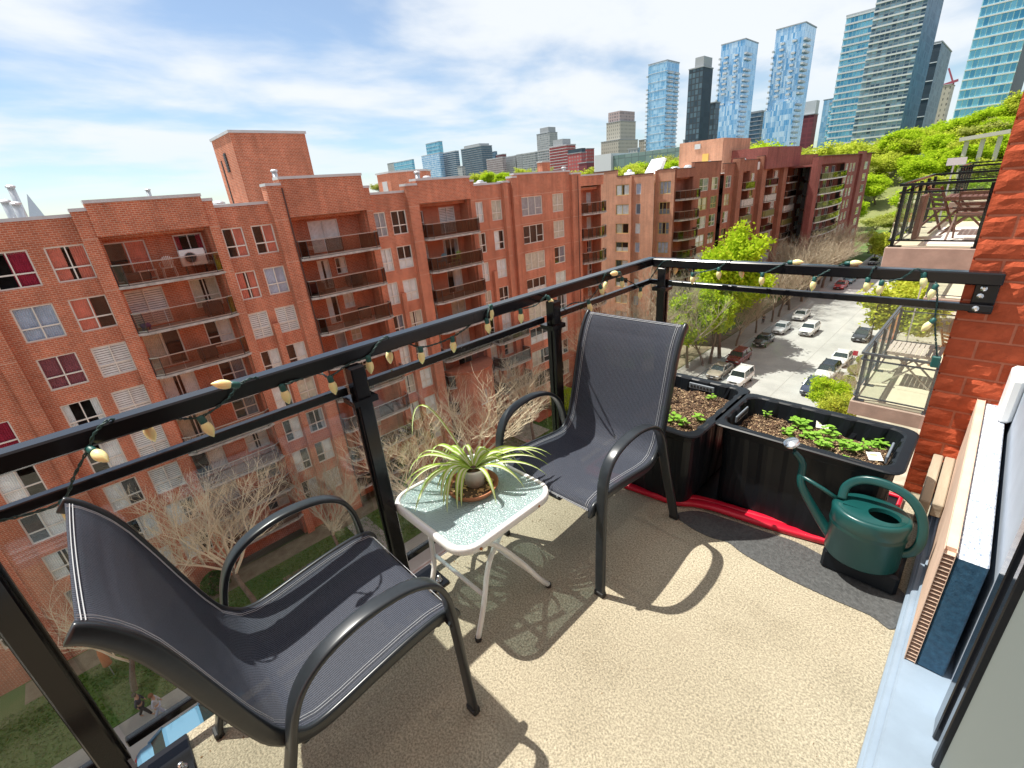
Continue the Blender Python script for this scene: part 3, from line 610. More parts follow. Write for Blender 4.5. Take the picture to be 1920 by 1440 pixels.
# wall bracket with its bolts
bk_ = MB(); bk_.bbox(-.035, 2.598, .90, .035, 2.606, 1.05, .003); bk_.build('wall_bracket', m_black, rail)
for x, z in ((-.008, 1.003), (-.012, .972), (-.014, .927)):
    q = MB(); q.lathe([(.012, 0), (.011, .006), (.005, .009), (0, .009)], (x, 2.572 if z < .95 else 2.597, z), 8, axis=(0, -1, 0)); q.build('bolt', m_bolt, rail)
# ---- brick pier at the end of the balcony: every rock-faced brick its own piece
PYF = 2.615
m_rock = M('rock faced red brick', (.44, .085, .035), .85, var=.25, vs=14, bump=.9, bs=55, bd=.005, spec=.2)
m_mortar = M('reddish mortar', (.52, .17, .095), .95, var=.15, vs=30, bump=.3, bs=90)
pier = thing('brick_pier', 'orange red rock-faced brick pier that the railing is bolted to', 'brick pier', (.1, 2.9, GZ))
pm_ = MB(); pm_.box(-.060, PYF + .0035, GZ, .6, PYF + .9, 3.4); pm_.build('mortar_core', m_mortar, pier)
def rockbrick(w, h, seed):
    rnd = random.Random(seed); nx, nz = max(3, int(w / .022)), 4; vs = []; fs = []
    ph1, ph2 = rnd.uniform(0, 6), rnd.uniform(0, 6)
    for j in range(nz + 1):
        for i in range(nx + 1):
            u, v = i / nx, j / nz; e = min(1, 4 * min(u * w / h, 1 - u if 0 else (1 - u) * w / h, v, 1 - v))
            d = -.001 + e * (.006 + .0018 * math.sin(ph1 + u * w * 45 + v * 3) + rnd.uniform(-.0018, .0022) + .0012 * math.sin(ph2 + v * 5 - u * w * 30))
            vs.append((u * w + (0 if i in (0, nx) else rnd.uniform(-.003, .003)), -d, v * h))
    for j in range(nz):
        for i in range(nx): a = j * (nx + 1) + i; fs.append((a, a + 1, a + nx + 2, a + nx + 1))
    k = len(vs); vs += [(0, .03, 0), (w, .03, 0), (w, .03, h), (0, .03, h)]
    bl, br, tl, tr = 0, nx, nz * (nx + 1), nz * (nx + 1) + nx
    fs += [(k, k + 1, br, bl), (tl, tr, k + 2, k + 3), tuple([k] + [j * (nx + 1) for j in range(nz + 1)] + [k + 3]), tuple([k + 1, k + 2] + [j * (nx + 1) + nx for j in range(nz, -1, -1)])]
    m = MB(); m.add(vs, fs); return m.mesh('brick', m_rock)
CH, MJ = .082, .009
bmA = [rockbrick(.086 - 0, CH - MJ, s) for s in range(5)]; bmB = [rockbrick(.235, CH - MJ, 10 + s) for s in range(5)]; bmC = [rockbrick(.178, CH - MJ, 20 + s) for s in range(5)]
po = ORG[pier]
for r in range(-3, 27):
    z = r * CH + .05
    rr_ = random.Random(r)
    if r % 2 == 0: seq = [(-.067, bmA, .086), (.028, bmB, .235)]
    else: seq = [(-.067, bmC, .178), (.12, bmB, .235)]
    for x, ms, w in seq: inst('brick', ms[rr_.randrange(5)], pier, Vector((x, PYF, z)) - po)
low = MB(); low.box(-.067, PYF, GZ, .6, PYF + .011, -.22); low.box(-.067, PYF, 2.3, .6, PYF + .011, 3.4); low.build('far_brickwork', brickmat('pier brickwork', (.36, .07, .03), (.30, .06, .03), (.35, .16, .1), .25, .082, .009), pier)
side = MB(); side.box(-.067, PYF + .0115, GZ, -.0585, PYF + .9, 3.4); side.build('side_brickwork', brickmat('pier side brick', (.40, .09, .04), (.34, .07, .03), (.4, .18, .12), .25, .082, .009), pier)
# ---- our own building: wall behind the camera and on down the street
own = thing('apartment_building', 'our own brick apartment block with the blue-grey door sill', 'apartment building', (.4, 0, GZ))
ow = MB(); ow.box(.6, -26, GZ, 9, PYF + .9, 6); ow.box(.2, PYF + .9, GZ, 9, 118, 5.2)
ow.box(.2, -26, GZ, .6, -1.0, 6); ow.box(.2, -.995, 2.25, .6, PYF + .0, 6); ow.box(.2, -26, GZ, .6, PYF, -.21); ow.build('brick_wall', m_brick, own)
m_siding = M('blue grey painted panel', (.36, .41, .48), .6, var=.08, vs=8, bump=.1, bs=200)
sd_ = MB(); sd_.bbox(.185, 1.36, .1, .215, PYF - .003, 2.24, .003); sd_.build('side_panel', m_siding, own)
sc2 = MB(); sc2.bbox(.150, 1.455, .53, .183, 2.3, 1.1, .006)
jb = MB(); jb.bbox(.166, 1.23, .1, .2, 1.30, 2.24, .003); jb.build('door_jamb', m_black, own)
jb = MB(); jb.bbox(.176, 1.302, .1, .2, 1.352, 2.24, .003); jb.bbox(.18, 1.195, .1, .2, 1.228, 2.24, .003); jb.build('door_track', m_alu, own)
jb = MB(); jb.bbox(.172, 1.15, .1, .2, 1.19, 2.24, .003); jb.build('screen_frame', m_black, own)
def screenmat():
    m, t, p, out = newmat('insect screen'); p.inputs['Base Color'].default_value = (.24, .27, .25, 1); p.inputs['Roughness'].default_value = .8
    tr = N(t, 'ShaderNodeBsdfTransparent'); ms = N(t, 'ShaderNodeMixShader', i_0=.72); L(t, tr.outputs[0], ms.inputs[1]); L(t, p.outputs[0], ms.inputs[2]); L(t, ms.outputs[0], out.inputs[0]); return m
jb = MB(); jb.box(.186, .2, .12, .188, 1.149, 2.2); jb.build('insect_screen', screenmat(), own)
jb = MB(); jb.box(.33, -.99, .1, .34, 1.2, 2.2); jb.build('door_glass', glassmat('dark door glass', (.25, .27, .28), 0, 1.6), own)
jb = MB(); jb.box(.59, -.99, .0, .598, 2.6, 2.2); jb.build('room_interior', m_room, own)
si = MB(); si.bbox(.045, -2.5, .0, .2, PYF - .005, .055, .006); si.bbox(.055, -2.5, .0555, .2, PYF - .006, .075, .004); si.bbox(.072, -2.5, .0755, .2, PYF - .007, .10, .006); si.build('door_sill', m_alu, own)
# ---- foil-faced block and cardboard on the sill
m_foil = M('worn silver foil', (.95, .95, .95), .5, .1, col2=(.16, .22, .34), vs=170, bump=.5, bs=60, bd=.004, stretch=(1, .45, 1))
m_navy = M('navy foil side', (.010, .045, .085), .35, .2, col2=(.03, .10, .17), vs=60, bump=.3, bs=40)
fb = thing('insulation_block', 'long foil-topped navy block lying on the blue door sill', 'insulation block', (.14, 2.0, .1))
f = MB(); f.bbox(.106, 1.452, .101, .168, PYF - .004, .522, .004); fo = f.build('block', [m_navy, m_foil], fb)
for p in fo.data.polygons: p.material_index = 1 if p.normal.z > .4 else 0
m_card = M('tan cardboard', (.62, .44, .33), .85, var=.1, vs=8, bump=.15, bs=40)
cb_ = thing('cardboard_strip', 'tan corrugated cardboard strip standing against the foil-topped block', 'cardboard', (.09, 2.0, .1))
f = MB(); f.box(.078, 1.45, .101, .0795, PYF - .004, .535); f.box(.1025, 1.45, .101, .104, PYF - .004, .535); f.box(.0797, 1.47, .104, .1023, PYF - .006, .533); f.build('liner', m_card, cb_)
fm_ = MB(); fm_.box(.0796, 1.451, 0, .1024, 1.469, .0018); fme = fm_.mesh('flute', m_card, Vector((.09, 2.0, .1)))
for i in range(30): inst('flute', fme, cb_, (0, 0, .105 + i * .0142 + (.0015 if i % 2 else 0)))
wm_ = thing('white_cap', 'white plastic cap above the foil-topped block by the pier', 'trim cap', (.165, 2.5, .55)); f = MB(); f.bbox(.142, 2.42, .523, .184, 2.60, .71, .012); f.build('cap', m_whitemem, wm_)
# ---- string of bulbs wound along the rail
m_bulb = M('frosted cream bulb', (.93, .83, .42), .3, 0, var=.04, vs=20, spec=.6); setc(m_bulb.node_tree.nodes['Principled BSDF'], 'Subsurface Weight', .35)
m_sock = M('dark green socket', (.01, .09, .08), .45); m_wire = M('dark green wire', (.012, .05, .048), .5)
lights = thing('string_lights', 'green wire of cream bulbs wound along our black railing', 'string lights', (RX, 1, 1.05))
def rp(px, py, side, where):
    if where == 't': return onz(px, py, 1.077)
    off = {'f': .034, 'b': -.036}[where]
    return onx(px, py, RX + off) if side == 'L' else ony(px, py, RY - off)
PATH = [(-40, 985, 'f', 0), (60, 962, 'f', 0), (118, 938, 'f', 1), (140, 890, 'f', 0), (166, 840, 'f', 2), (178, 812, 'f', 0), (205, 787, 't', 0), (232, 792, 'b', 0), (268, 790, 'b', 3), (320, 785, 'b', 0), (375, 782, 'f', 4), (425, 750, 'f', 0), (448, 722, 't', 5), (478, 708, 't', 0), (500, 716, 'b', 0),
        (528, 722, 'f', 6), (560, 712, 'f', 0), (600, 700, 'b', 0), (618, 706, 'f', 7), (655, 682, 'f', 0), (690, 668, 'f', 8), (712, 640, 'f', 0), (728, 632, 't', 0), (728, 650, 'b', 9), (757, 642, 'b', 0), (788, 651, 'f', 10), (820, 644, 'f', 0), (848, 632, 'f', 11), (870, 618, 'f', 0), (900, 596, 'b', 0), (912, 598, 'f', 12), (920, 572, 't', 13), (940, 585, 'b', 0),
        (976, 580, 'f', 14), (1005, 572, 'b', 0), (1022, 556, 't', 0), (1026, 556, 'f', 15), (1046, 580, 'b', 16), (1075, 568, 'f', 0), (1103, 563, 'f', 17), (1125, 535, 'f', 18), (1136, 512, 't', 0), (1138, 522, 'b', 19), (1162, 512, 't', 20), (1166, 520, 'f', 21), (1188, 532, 'f', 0), (1201, 540, 'f', 22)]
PATHR = [(1215, 528, 'f', 0), (1240, 494, 'f', 0), (1256, 488, 't', 0), (1268, 494, 'b', 23), (1285, 503, 'b', 0), (1299, 512, 'f', 24), (1325, 508, 'f', 0), (1348, 502, 'f', 25), (1368, 488, 't', 0), (1380, 496, 'b', 0), (1388, 500, 'b', 26), (1410, 506, 'b', 0), (1430, 512, 'f', 27), (1455, 502, 'f', 0), (1478, 492, 't', 28), (1500, 500, 'b', 0), (1520, 510, 'b', 0), (1528, 520, 'f', 29), (1548, 510, 'f', 0), (1585, 494, 't', 30), (1605, 500, 'b', 0), (1620, 515, 'b', 0), (1628, 521, 'f', 31), (1640, 500, 't', 0), (1650, 515, 'b', 0), (1654, 527, 'f', 32), (1690, 522, 'f', 0), (1718, 504, 't', 0), (1732, 512, 'f', 33), (1748, 512, 'b', 0), (1756, 534, 'f', 34), (1757, 565, 'f', 0), (1753, 598, 'f', 35), (1754, 630, 'f', 0), (1757, 668, 'f', 0)]
TIP = {1: (.2, 0, -1), 2: (.9, .4, -.5), 3: (0, .1, -1), 4: (.2, .2, -1), 5: (-.1, -.9, .35), 12: (0, .1, -1), 13: (0, -.1, -1), 15: (.3, .5, -.9), 16: (.0, .2, -1), 18: (0, .4, -.8), 19: (0, -.4, -1), 20: (-.2, -.9, .1), 21: (0, .1, -1), 26: (.2, .2, -1), 28: (1, .1, .05), 30: (1, 0, .1), 35: (-.45, -.1, -.8), 33: (.2, 0, -1), 17: (.2, .1, -1), 34: (-.2, 0, -1)}
def crom(P, k=5):
    out = []
    for i in range(len(P) - 1):
        a, b, c, d = P[max(i-1, 0)], P[i], P[i+1], P[min(i+2, len(P)-1)]
        for j in range(k):
            t = j / k; out.append(.5 * ((2*b) + (c-a)*t + (2*a-5*b+4*c-d)*t*t + (3*b-a-3*c+d)*t*t*t))
    return out + [P[-1]]
pts = [(rp(a, b, 'L', w), i) for a, b, w, i in PATH] + [(rp(a, b, 'R', w), i) for a, b, w, i in PATHR]
line = crom([p[0] for p in pts], 6)
for ph_ in (0, math.pi):
    c = MB(); c.smooth = True; tw_ = []
    s_ = 0
    for i, p in enumerate(line):
        d = (line[min(i+1, len(line)-1)] - line[max(i-1, 0)]).normalized(); s_ += (p - line[i-1]).length if i else 0
        u = d.orthogonal().normalized(); v = d.cross(u); a = ph_ + s_ * 150; tw_.append(p + u * math.cos(a) * .0026 + v * math.sin(a) * .0026)
    c.tube(tw_, .0021, 5); c.build('wire', m_wire, lights)
bl = MB(); bl.smooth = True; bl.lathe([(.0095, .022), (.0125, .026), (.0155, .036), (.0162, .045), (.0145, .056), (.010, .066), (.0055, .073), (.0025, .078), (0, .080)], (0, 0, 0), 14); bme = bl.mesh('bulb', m_bulb)
so_ = MB(); so_.smooth = True; so_.lathe([(.006, -.004), (.0115, 0), (.0118, .018), (.0105, .026)], (0, 0, 0), 10); sme = so_.mesh('socket', m_sock)
lo = ORG[lights]
for p, i in pts:
    if not i: continue
    ax = Vector(TIP.get(i, (.05 * math.sin(i * 2.1), .08 * math.cos(i), -1))).normalized(); q = Vector((0, 0, 1)).rotation_difference(ax).to_euler()
    b = inst('bulb', bme, lights, p - lo, q); b.scale = (.84, .84, .84); inst('socket', sme, b)
pg_ = MB(); pe = pts[-1][0]; pg_.bbox(pe.x - .014, pe.y - .01, pe.z - .05, pe.x + .016, pe.y + .01, pe.z, .004); pg_.build('plug', m_sock, lights)

# windblown bits along the slab edge and in the corners
rnd = random.Random(19); f = MB()
for i in range(420):
    x = RX + .03 + abs(rnd.gauss(0, .10)); y = rnd.uniform(-.5, 2.5)
    if i > 260: x, y = rnd.uniform(-1.4, .02), rnd.uniform(-.3, 1.85)
    s_ = rnd.uniform(.0015, .006 if i < 260 else .0035); a = rnd.uniform(0, 6.28); c_, d_ = math.cos(a) * s_, math.sin(a) * s_
    f.add([(x - c_, y - d_, .001), (x + d_ * .5, y - c_ * .5, .002), (x + c_, y + d_, .0015), (x - d_ * .5, y + c_ * .5, .003)], [(0, 1, 2, 3)])
tag(f.build('debris', M('dry debris', (.22, .13, .06), .9, var=.5, vs=40)), 'windblown dry bits on the balcony floor', 'debris', kind='stuff')
# ------------------------------------------------------------------ two sling chairs
def slingmat():
    m, t, p, out = newmat('charcoal mesh sling'); tcn = N(t, 'ShaderNodeTexCoord'); s = N(t, 'ShaderNodeSeparateXYZ'); L(t, tcn.outputs['Object'], s.inputs[0])
    w1 = N(t, 'ShaderNodeMath', operation='MULTIPLY', i_1=950); L(t, s.outputs[0], w1.inputs[0]); w2 = N(t, 'ShaderNodeMath', operation='SINE'); L(t, w1.outputs[0], w2.inputs[0])
    n = N(t, 'ShaderNodeTexNoise', i_Scale=500, i_Detail=2); L(t, tcn.outputs['Object'], n.inputs['Vector'])
    ad = N(t, 'ShaderNodeMath', operation='MULTIPLY_ADD', i_1=.25); L(t, w2.outputs[0], ad.inputs[0]); L(t, n.outputs[0], ad.inputs[2])
    r = N(t, 'ShaderNodeMapRange'); r.inputs[1].default_value = .2; r.inputs[2].default_value = .8; L(t, ad.outputs[0], r.inputs[0])
    mm = N(t, 'ShaderNodeMix', data_type='RGBA'); L(t, r.outputs[0], mm.inputs[0]); mm.inputs[6].default_value = (.026, .031, .042, 1); mm.inputs[7].default_value = (.078, .086, .112, 1)
    L(t, mm.outputs[2], p.inputs['Base Color']); p.inputs['Roughness'].default_value = .7; setc(p, 'Specular IOR Level', .12)
    b = N(t, 'ShaderNodeBump', i_Strength=.4, i_Distance=.001); L(t, ad.outputs[0], b.inputs['Height']); L(t, b.outputs[0], p.inputs['Normal'])
    tr = N(t, 'ShaderNodeBsdfTransparent'); ms = N(t, 'ShaderNodeMixShader', i_0=.84); L(t, tr.outputs[0], ms.inputs[1]); L(t, p.outputs[0], ms.inputs[2]); L(t, ms.outputs[0], out.inputs[0]); return m
m_sling = slingmat(); m_cframe = M('charcoal chair frame', (.022, .027, .032), .30, .1, var=.12, vs=40, spec=.5); m_stitch = M('pale stitching', (.50, .52, .54), .7); m_foot = M('black rubber', (.02, .02, .02), .6)
PROF = [(0, .395), (.004, .412), (.02, .428), (.07, .436), (.16, .432), (.26, .420), (.34, .408), (.40, .404), (.445, .418), (.48, .46), (.508, .54), (.535, .64), (.56, .74), (.582, .82), (.600, .868), (.618, .902), (.637, .930), (.656, .947)]
def prof(t):
    f = t * (len(PROF) - 1); i = min(int(f), len(PROF) - 2); f -= i; a, b = PROF[i], PROF[i+1]; return a[0] + (b[0]-a[0])*f, a[1] + (b[1]-a[1])*f
def make_chair(label, loc, rz):
    t = thing('patio_chair', label, 'chair', loc, 'charcoal sling chairs on our balcony', rz); o0 = Vector((0, 0, 0))
    W2 = .240
    b = MB(); b.smooth = True; nx, nt = 14, 60; vs = []
    for side in (0, 1):
        for j in range(nt + 1):
            u, z = prof(j / nt); u2, z2 = prof(min(1, j / nt + .01)); u1, z1 = prof(max(0, j / nt - .01)); tx, tz = u2 - u1, z2 - z1; l = math.hypot(tx, tz); nxx, nzz = -tz / l, tx / l
            for i in range(nx + 1):
                s = i / nx * 2 - 1; sag = .016 * (1 - s * s) * min(1, 6 * min(j / nt, 1 - j / nt) + .1) + side * .0016
                vs.append((s * W2, u - nxx * sag, z - nzz * sag))
    K = (nx + 1) * (nt + 1); fs = []
    for j in range(nt):
        for i in range(nx):
            a = j * (nx + 1) + i; fs.append((a, a + 1, a + nx + 2, a + nx + 1)); fs.append((K + a, K + a + nx + 1, K + a + nx + 2, K + a + 1))
    for i in range(nx): fs.append((i, K + i, K + i + 1, i + 1)); a = nt * (nx + 1) + i; fs.append((a, a + 1, K + a + 1, K + a))
    b.add(vs, fs); sl_ = b.build('sling', m_sling, t, o0)
    st = MB()
    for sx in (-1, 1):
        for off in (.018, .026):
            P_ = []
            for j in range(0, 61):
                u, z = prof(j / 60); P_.append((sx * (W2 - off), u - .0, z + .0015 if j < 28 else z + .0008))
                if j >= 26: P_[-1] = (sx * (W2 - off), u - .0022, z + .001)
            st.tube(P_, .0008, 4, cap=False)
    for tt in (.985, .972, .012, .03):
        u, z = prof(tt); st.tube([(-W2 + .01 + i * (2 * W2 - .02) / 12, u - .002 + .004 * (1 - (i / 6 - 1) ** 2) * (tt > .5), z + .002 - .010 * (1 - (i / 6 - 1) ** 2) * min(1, 6 * min(tt, 1 - tt) + .1)) for i in range(13)], .0008, 4, cap=False)
    st.build('stitching', m_stitch, sl_, o0)
    for sx in (-1, 1):
        r = MB(); r.smooth = True
        P_ = [(sx * (W2 + .006), u + .004 * 0, z - .012 + (.012 if i > 9 else 0)) for i, (u, z) in enumerate(PROF)]
        P_ = [(sx * (W2 + .006), u + (0 if i < 9 else .010), z - (.014 if i < 9 else .004)) for i, (u, z) in enumerate(PROF)]
        r.tube(crom([Vector(p) for p in P_], 3), 1, 8, rect=(.0075, .0185), up=(1, 0, 0)); r.build('side_rail', m_cframe, t, o0)
        a = MB(); a.smooth = True; X = sx * (W2 + .034)
        A_ = [(X, .010, .0), (X, .014, .15), (X, .020, .32), (X, .028, .47), (X, .040, .535), (X, .066, .585), (X, .11, .617), (X, .17, .634), (X, .25, .638), (X, .32, .626), (X, .375, .603), (X, .42, .563), (X, .45, .505), (X, .475, .42), (X, .52, .28), (X, .575, .12), (X, .615, .0)]
        a.tube(crom([Vector(p) for p in A_], 4), 1, 12, rect=(.0215, .0085), up=(1, 0, 0)); arm = a.build('arm_and_legs', m_cframe, t, o0)
        for yy, k in ((.010, 0), (.613, 1)):
            f = MB(); f.bbox(X - .021, yy - .013, 0, X + .021, yy + .013, .022, .003); f.build('foot_cap', m_foot, arm, o0)
        for yy, zz in ((.030, .40), (.472, .43)):
            f = MB(); f.tube([(sx * (W2 + .012), yy, zz), (X, yy, zz)], .009, 6); f.build('spacer', m_cframe, arm, o0)
    for yy, zz in ((.05, .395), (.44, .372)):
        c = MB(); c.smooth = True; c.tube([(-W2, yy, zz), (W2, yy, zz)], .011, 8); c.build('crossbar', m_cframe, t, o0)
    return t
make_chair('charcoal sling chair at the front left, its back nearest the left edge', (-1.118, .492, 0), math.pi)
make_chair('charcoal sling chair beside the black planters, far side of the table', (-1.08, 1.105, 0), 0)
# ------------------------------------------------------------------ glass-topped folding side table
m_wpaint = M('white painted steel', (.80, .80, .78), .35, 0, var=.04, vs=20); m_rust = M('rust spot', (.35, .13, .03), .8)
def tableglass():
    m, t, p, out = newmat('rippled table glass'); t.nodes.remove(p)
    tcn = N(t, 'ShaderNodeTexCoord'); n = N(t, 'ShaderNodeTexVoronoi', i_Scale=150); L(t, tcn.outputs['Object'], n.inputs['Vector'])
    n5 = N(t, 'ShaderNodeTexNoise', i_Scale=70, i_Detail=3); L(t, tcn.outputs['Object'], n5.inputs['Vector'])
    ad = N(t, 'ShaderNodeMath', operation='ADD'); L(t, n.outputs[0], ad.inputs[0]); L(t, n5.outputs[0], ad.inputs[1])
    b = N(t, 'ShaderNodeBump', i_Strength=.8, i_Distance=.004); L(t, ad.outputs[0], b.inputs['Height'])
    tr = N(t, 'ShaderNodeBsdfTransparent'); tr.inputs[0].default_value = (.78, .90, .90, 1); g = N(t, 'ShaderNodeBsdfGlossy', i_Roughness=.18); L(t, b.outputs[0], g.inputs['Normal'])
    d = N(t, 'ShaderNodeBsdfDiffuse'); d.inputs[0].default_value = (.62, .80, .81, 1); L(t, b.outputs[0], d.inputs['Normal'])
    tl_ = N(t, 'ShaderNodeBsdfTranslucent'); tl_.inputs[0].default_value = (.62, .80, .80, 1)
    s0 = N(t, 'ShaderNodeMixShader', i_0=.3); L(t, d.outputs[0], s0.inputs[1]); L(t, tl_.outputs[0], s0.inputs[2])
    s1 = N(t, 'ShaderNodeMixShader', i_0=.50); L(t, tr.outputs[0], s1.inputs[1]); L(t, s0.outputs[0], s1.inputs[2]); fr = N(t, 'ShaderNodeFresnel', i_IOR=1.5); L(t, b.outputs[0], fr.inputs['Normal'])
    s2 = N(t, 'ShaderNodeMixShader'); L(t, fr.outputs[0], s2.inputs[0]); L(t, s1.outputs[0], s2.inputs[1]); L(t, g.outputs[0], s2.inputs[2]); L(t, s2.outputs[0], out.inputs[0]); return m
TX, TY, TZ, TH = -1.235, .865, .43, .225
tab = thing('side_table', 'small white folding table with aqua rippled glass top between the two chairs', 'table', (TX, TY, 0))
def rsq(h, r, n=6): 
    P_ = []
    for cx_, cy_, a0 in ((h - r, h - r, 0), (-h + r, h - r, 90), (-h + r, -h + r, 180), (h - r, -h + r, 270)):
        for i in range(n + 1): a = math.radians(a0 + 90 * i / n); P_.append((cx_ + r * math.cos(a), cy_ + r * math.sin(a)))
    # gently bowed sides
    return [(x * (1 + .04 * (1 - abs(y) / h)), y * (1 + .04 * (1 - abs(x) / h))) for x, y in P_]
g = MB(); g.prism([(TX + x, TY + y) for x, y in rsq(TH - .008, .06)], TZ - .006, TZ); g.build('glass_top', tableglass(), tab)
f = MB(); f.smooth = True; ring = [Vector((TX + x, TY + y, TZ - .010)) for x, y in rsq(TH, .068)]; P_ = ring
vs = []; k = len(P_)
for i in range(k):
    tn = (P_[(i+1) % k] - P_[i-1]).normalized(); out_ = Vector((tn.y, -tn.x, 0))
    for a, z in ((-.008, .012), (.006, .014), (.012, .008), (.012, -.014), (.006, -.020), (-.002, -.018), (-.004, .004)): vs.append(P_[i] + out_ * a + Vector((0, 0, z)))
n = 7; f.add(vs, [(i*n+j, ((i+1) % k)*n+j, ((i+1) % k)*n+(j+1) % n, i*n+(j+1) % n) for i in range(k) for j in range(n)]); f.build('rim', m_wpaint, tab)
for yy in (TY - .11, TY + .12): f = MB(); f.bbox(TX - TH + .005, yy - .012, TZ - .022, TX + TH - .005, yy + .012, TZ - .0065, .003); f.build('support_bar', m_wpaint, tab)
for x, lx in ((-1.02, -1.045), (-1.33, -1.425)):
    m = MB(); m.smooth = True; m.tube(crom([Vector(p) for p in ((lx, TY + .03, TZ - .025), (lx, TY - .02, TZ - .06), (lx + .0, TY - .10, .27), (x, TY - .165, .14), (x, TY - .21, .012))], 5), .0105, 8); lg = m.build('leg', m_wpaint, tab)
    q = MB(); q.lathe([(.0125, 0), (.0125, .016), (0, .017)], (x, TY - .211, 0), 8); q.build('foot_cap', m_foot, lg)
    lx2 = lx + (.022 if lx > -1.2 else -.0) - (.022 if lx < -1.2 else 0); x2 = -.99 if x > -1.2 else -1.36
    m = MB(); m.smooth = True; m.tube(crom([Vector(p) for p in ((lx2, TY - .15, TZ - .02), (lx2, TY - .08, TZ - .07), (lx2, TY + .03, .20), (x2, TY + .10, .075), (x2, TY + .145, .012))], 5), .0105, 8); lg = m.build('leg', m_wpaint, tab)
    q = MB(); q.lathe([(.0125, 0), (.0125, .016), (0, .017)], (x2, TY + .146, 0), 8); q.build('foot_cap', m_foot, lg)
for a, b in (((-1.035, TY - .15, .165), (-1.335, TY - .15, .165)), ((-1.0, TY + .08, .11), (-1.37, TY + .08, .11))):
    m = MB(); m.smooth = True; m.tube([a, b], .008, 8); m.build('crossbar', m_wpaint, tab)
for yy, s_ in ((TY - .16, .006), (TY + .13, .005)):
    q = MB(); q.lathe([(s_, 0), (s_, .004), (0, .004)], (TX + TH + .013, yy, TZ - .016), 8, axis=(1, 0, 0)); q.build('rivet', m_rust, tab)
# ------------------------------------------------------------------ spider plant in its pot on a terracotta saucer
m_terra = M('terracotta', (.36, .15, .075), .85, var=.15, vs=15, bump=.2, bs=60); m_soil = M('dark soil', (.055, .035, .022), .95, var=.5, vs=60, bump=.8, bs=120, col2=(.15, .10, .065))
SX, SY, SZ = -1.262, .895, TZ + .002
sa = thing('plant_saucer', 'terracotta saucer of dry leaves and soil on the glass table', 'saucer', (SX, SY, SZ))
f = MB(); f.smooth = True; f.lathe([(0, SZ), (.092, SZ), (.104, SZ + .018), (.106, SZ + .026), (.100, SZ + .026), (.096, SZ + .012), (0, SZ + .010)], (SX, SY, 0), 32); f.build('dish', m_terra, sa)
m_dry = M('dry leaf', (.50, .33, .16), .8, var=.3, vs=10); f = MB(); rnd = random.Random(3)
for i in range(90):
    a, r = rnd.uniform(0, 6.28), .085 * math.sqrt(rnd.random()); x, y = SX + r * math.cos(a), SY + r * math.sin(a); s = rnd.uniform(.003, .02 if i < 20 else .008); b_ = rnd.uniform(0, 6.28); z = SZ + .0125 + rnd.uniform(0, .006); c_, s_ = math.cos(b_) * s, math.sin(b_) * s
    f.add([(x - c_, y - s_, z), (x + s_ * .5, y - c_ * .5, z + .003), (x + c_, y + s_, z + .001), (x - s_ * .5, y + c_ * .5, z + .004)], [(0, 1, 2, 3)])
o = f.build('leaf_litter', m_dry, sa, kind='stuff')
f = MB(); f.lathe([(0, SZ + .0115), (.088, SZ + .0115), (.06, SZ + .014), (0, SZ + .013)], (SX, SY, 0), 20); f.build('soil', m_soil, sa)
PX_, PY_ = -1.262, .91; PZ_ = SZ + .015
pot = thing('potted_plant', 'spider plant with long striped arching leaves in a small white pot on the table', 'plant', (PX_, PY_, PZ_))
m_potw = M('white plastic pot', (.78, .78, .74), .4); f = MB(); f.smooth = True; f.lathe([(0, PZ_), (.036, PZ_), (.0445, PZ_ + .066), (.048, PZ_ + .068), (.048, PZ_ + .078), (.044, PZ_ + .078), (.042, PZ_ + .07), (0, PZ_ + .068)], (PX_, PY_, 0), 24); f.build('pot', m_potw, pot)
f = MB(); f.lathe([(0, PZ_ + .0715), (.0365, PZ_ + .0715), (.02, PZ_ + .075), (0, PZ_ + .076)], (PX_, PY_, 0), 12); f.build('soil', m_soil, pot)
m_lg = leafmat('striped leaf green edge', (.42, .60, .10), (.54, .70, .15), .4); m_lc = leafmat('striped leaf cream middle', (.78, .82, .52), (.85, .86, .62), .4)
rnd = random.Random(8)
def strap(az, ln, rise, drop, wd=.0075):
    n = 12; P_ = []
    for i in range(n + 1):
        t = i / n; r = .01 + ln * (t - .18 * t * t); z = rise * 4 * t * (1 - t * .55) * .5 - drop * t ** 2.4
        P_.append(Vector((math.cos(az + .25 * t * math.sin(az * 3)) * r, math.sin(az + .25 * t * math.sin(az * 3)) * r, z)))
    f = MB(); vs = []
    for i, p in enumerate(P_):
        d = (P_[min(i+1, n)] - P_[max(i-1, 0)]).normalized(); sd = d.cross(Vector((0, 0, 1))); sd = sd.normalized() if sd.length > .01 else Vector((1, 0, 0)); nn = sd.cross(d); w = wd * math.sin(math.pi * min(.97, .18 + .80 * (i / n))) ** .7 if i < n else .0004
        for a, h in ((-1, .35), (-.45, .05), (.45, .05), (1, .35)): vs.append(p + sd * a * w + nn * h * w)
    for c in range(3):
        f.mi = 1 if c == 1 else 0; 
        f.add([vs[4*i + c + q] for i in range(n + 1) for q in (0, 1)], [(2*i, 2*i+1, 2*i+3, 2*i+2) for i in range(n)])
    return f.mesh('leaf', [m_lg, m_lc])
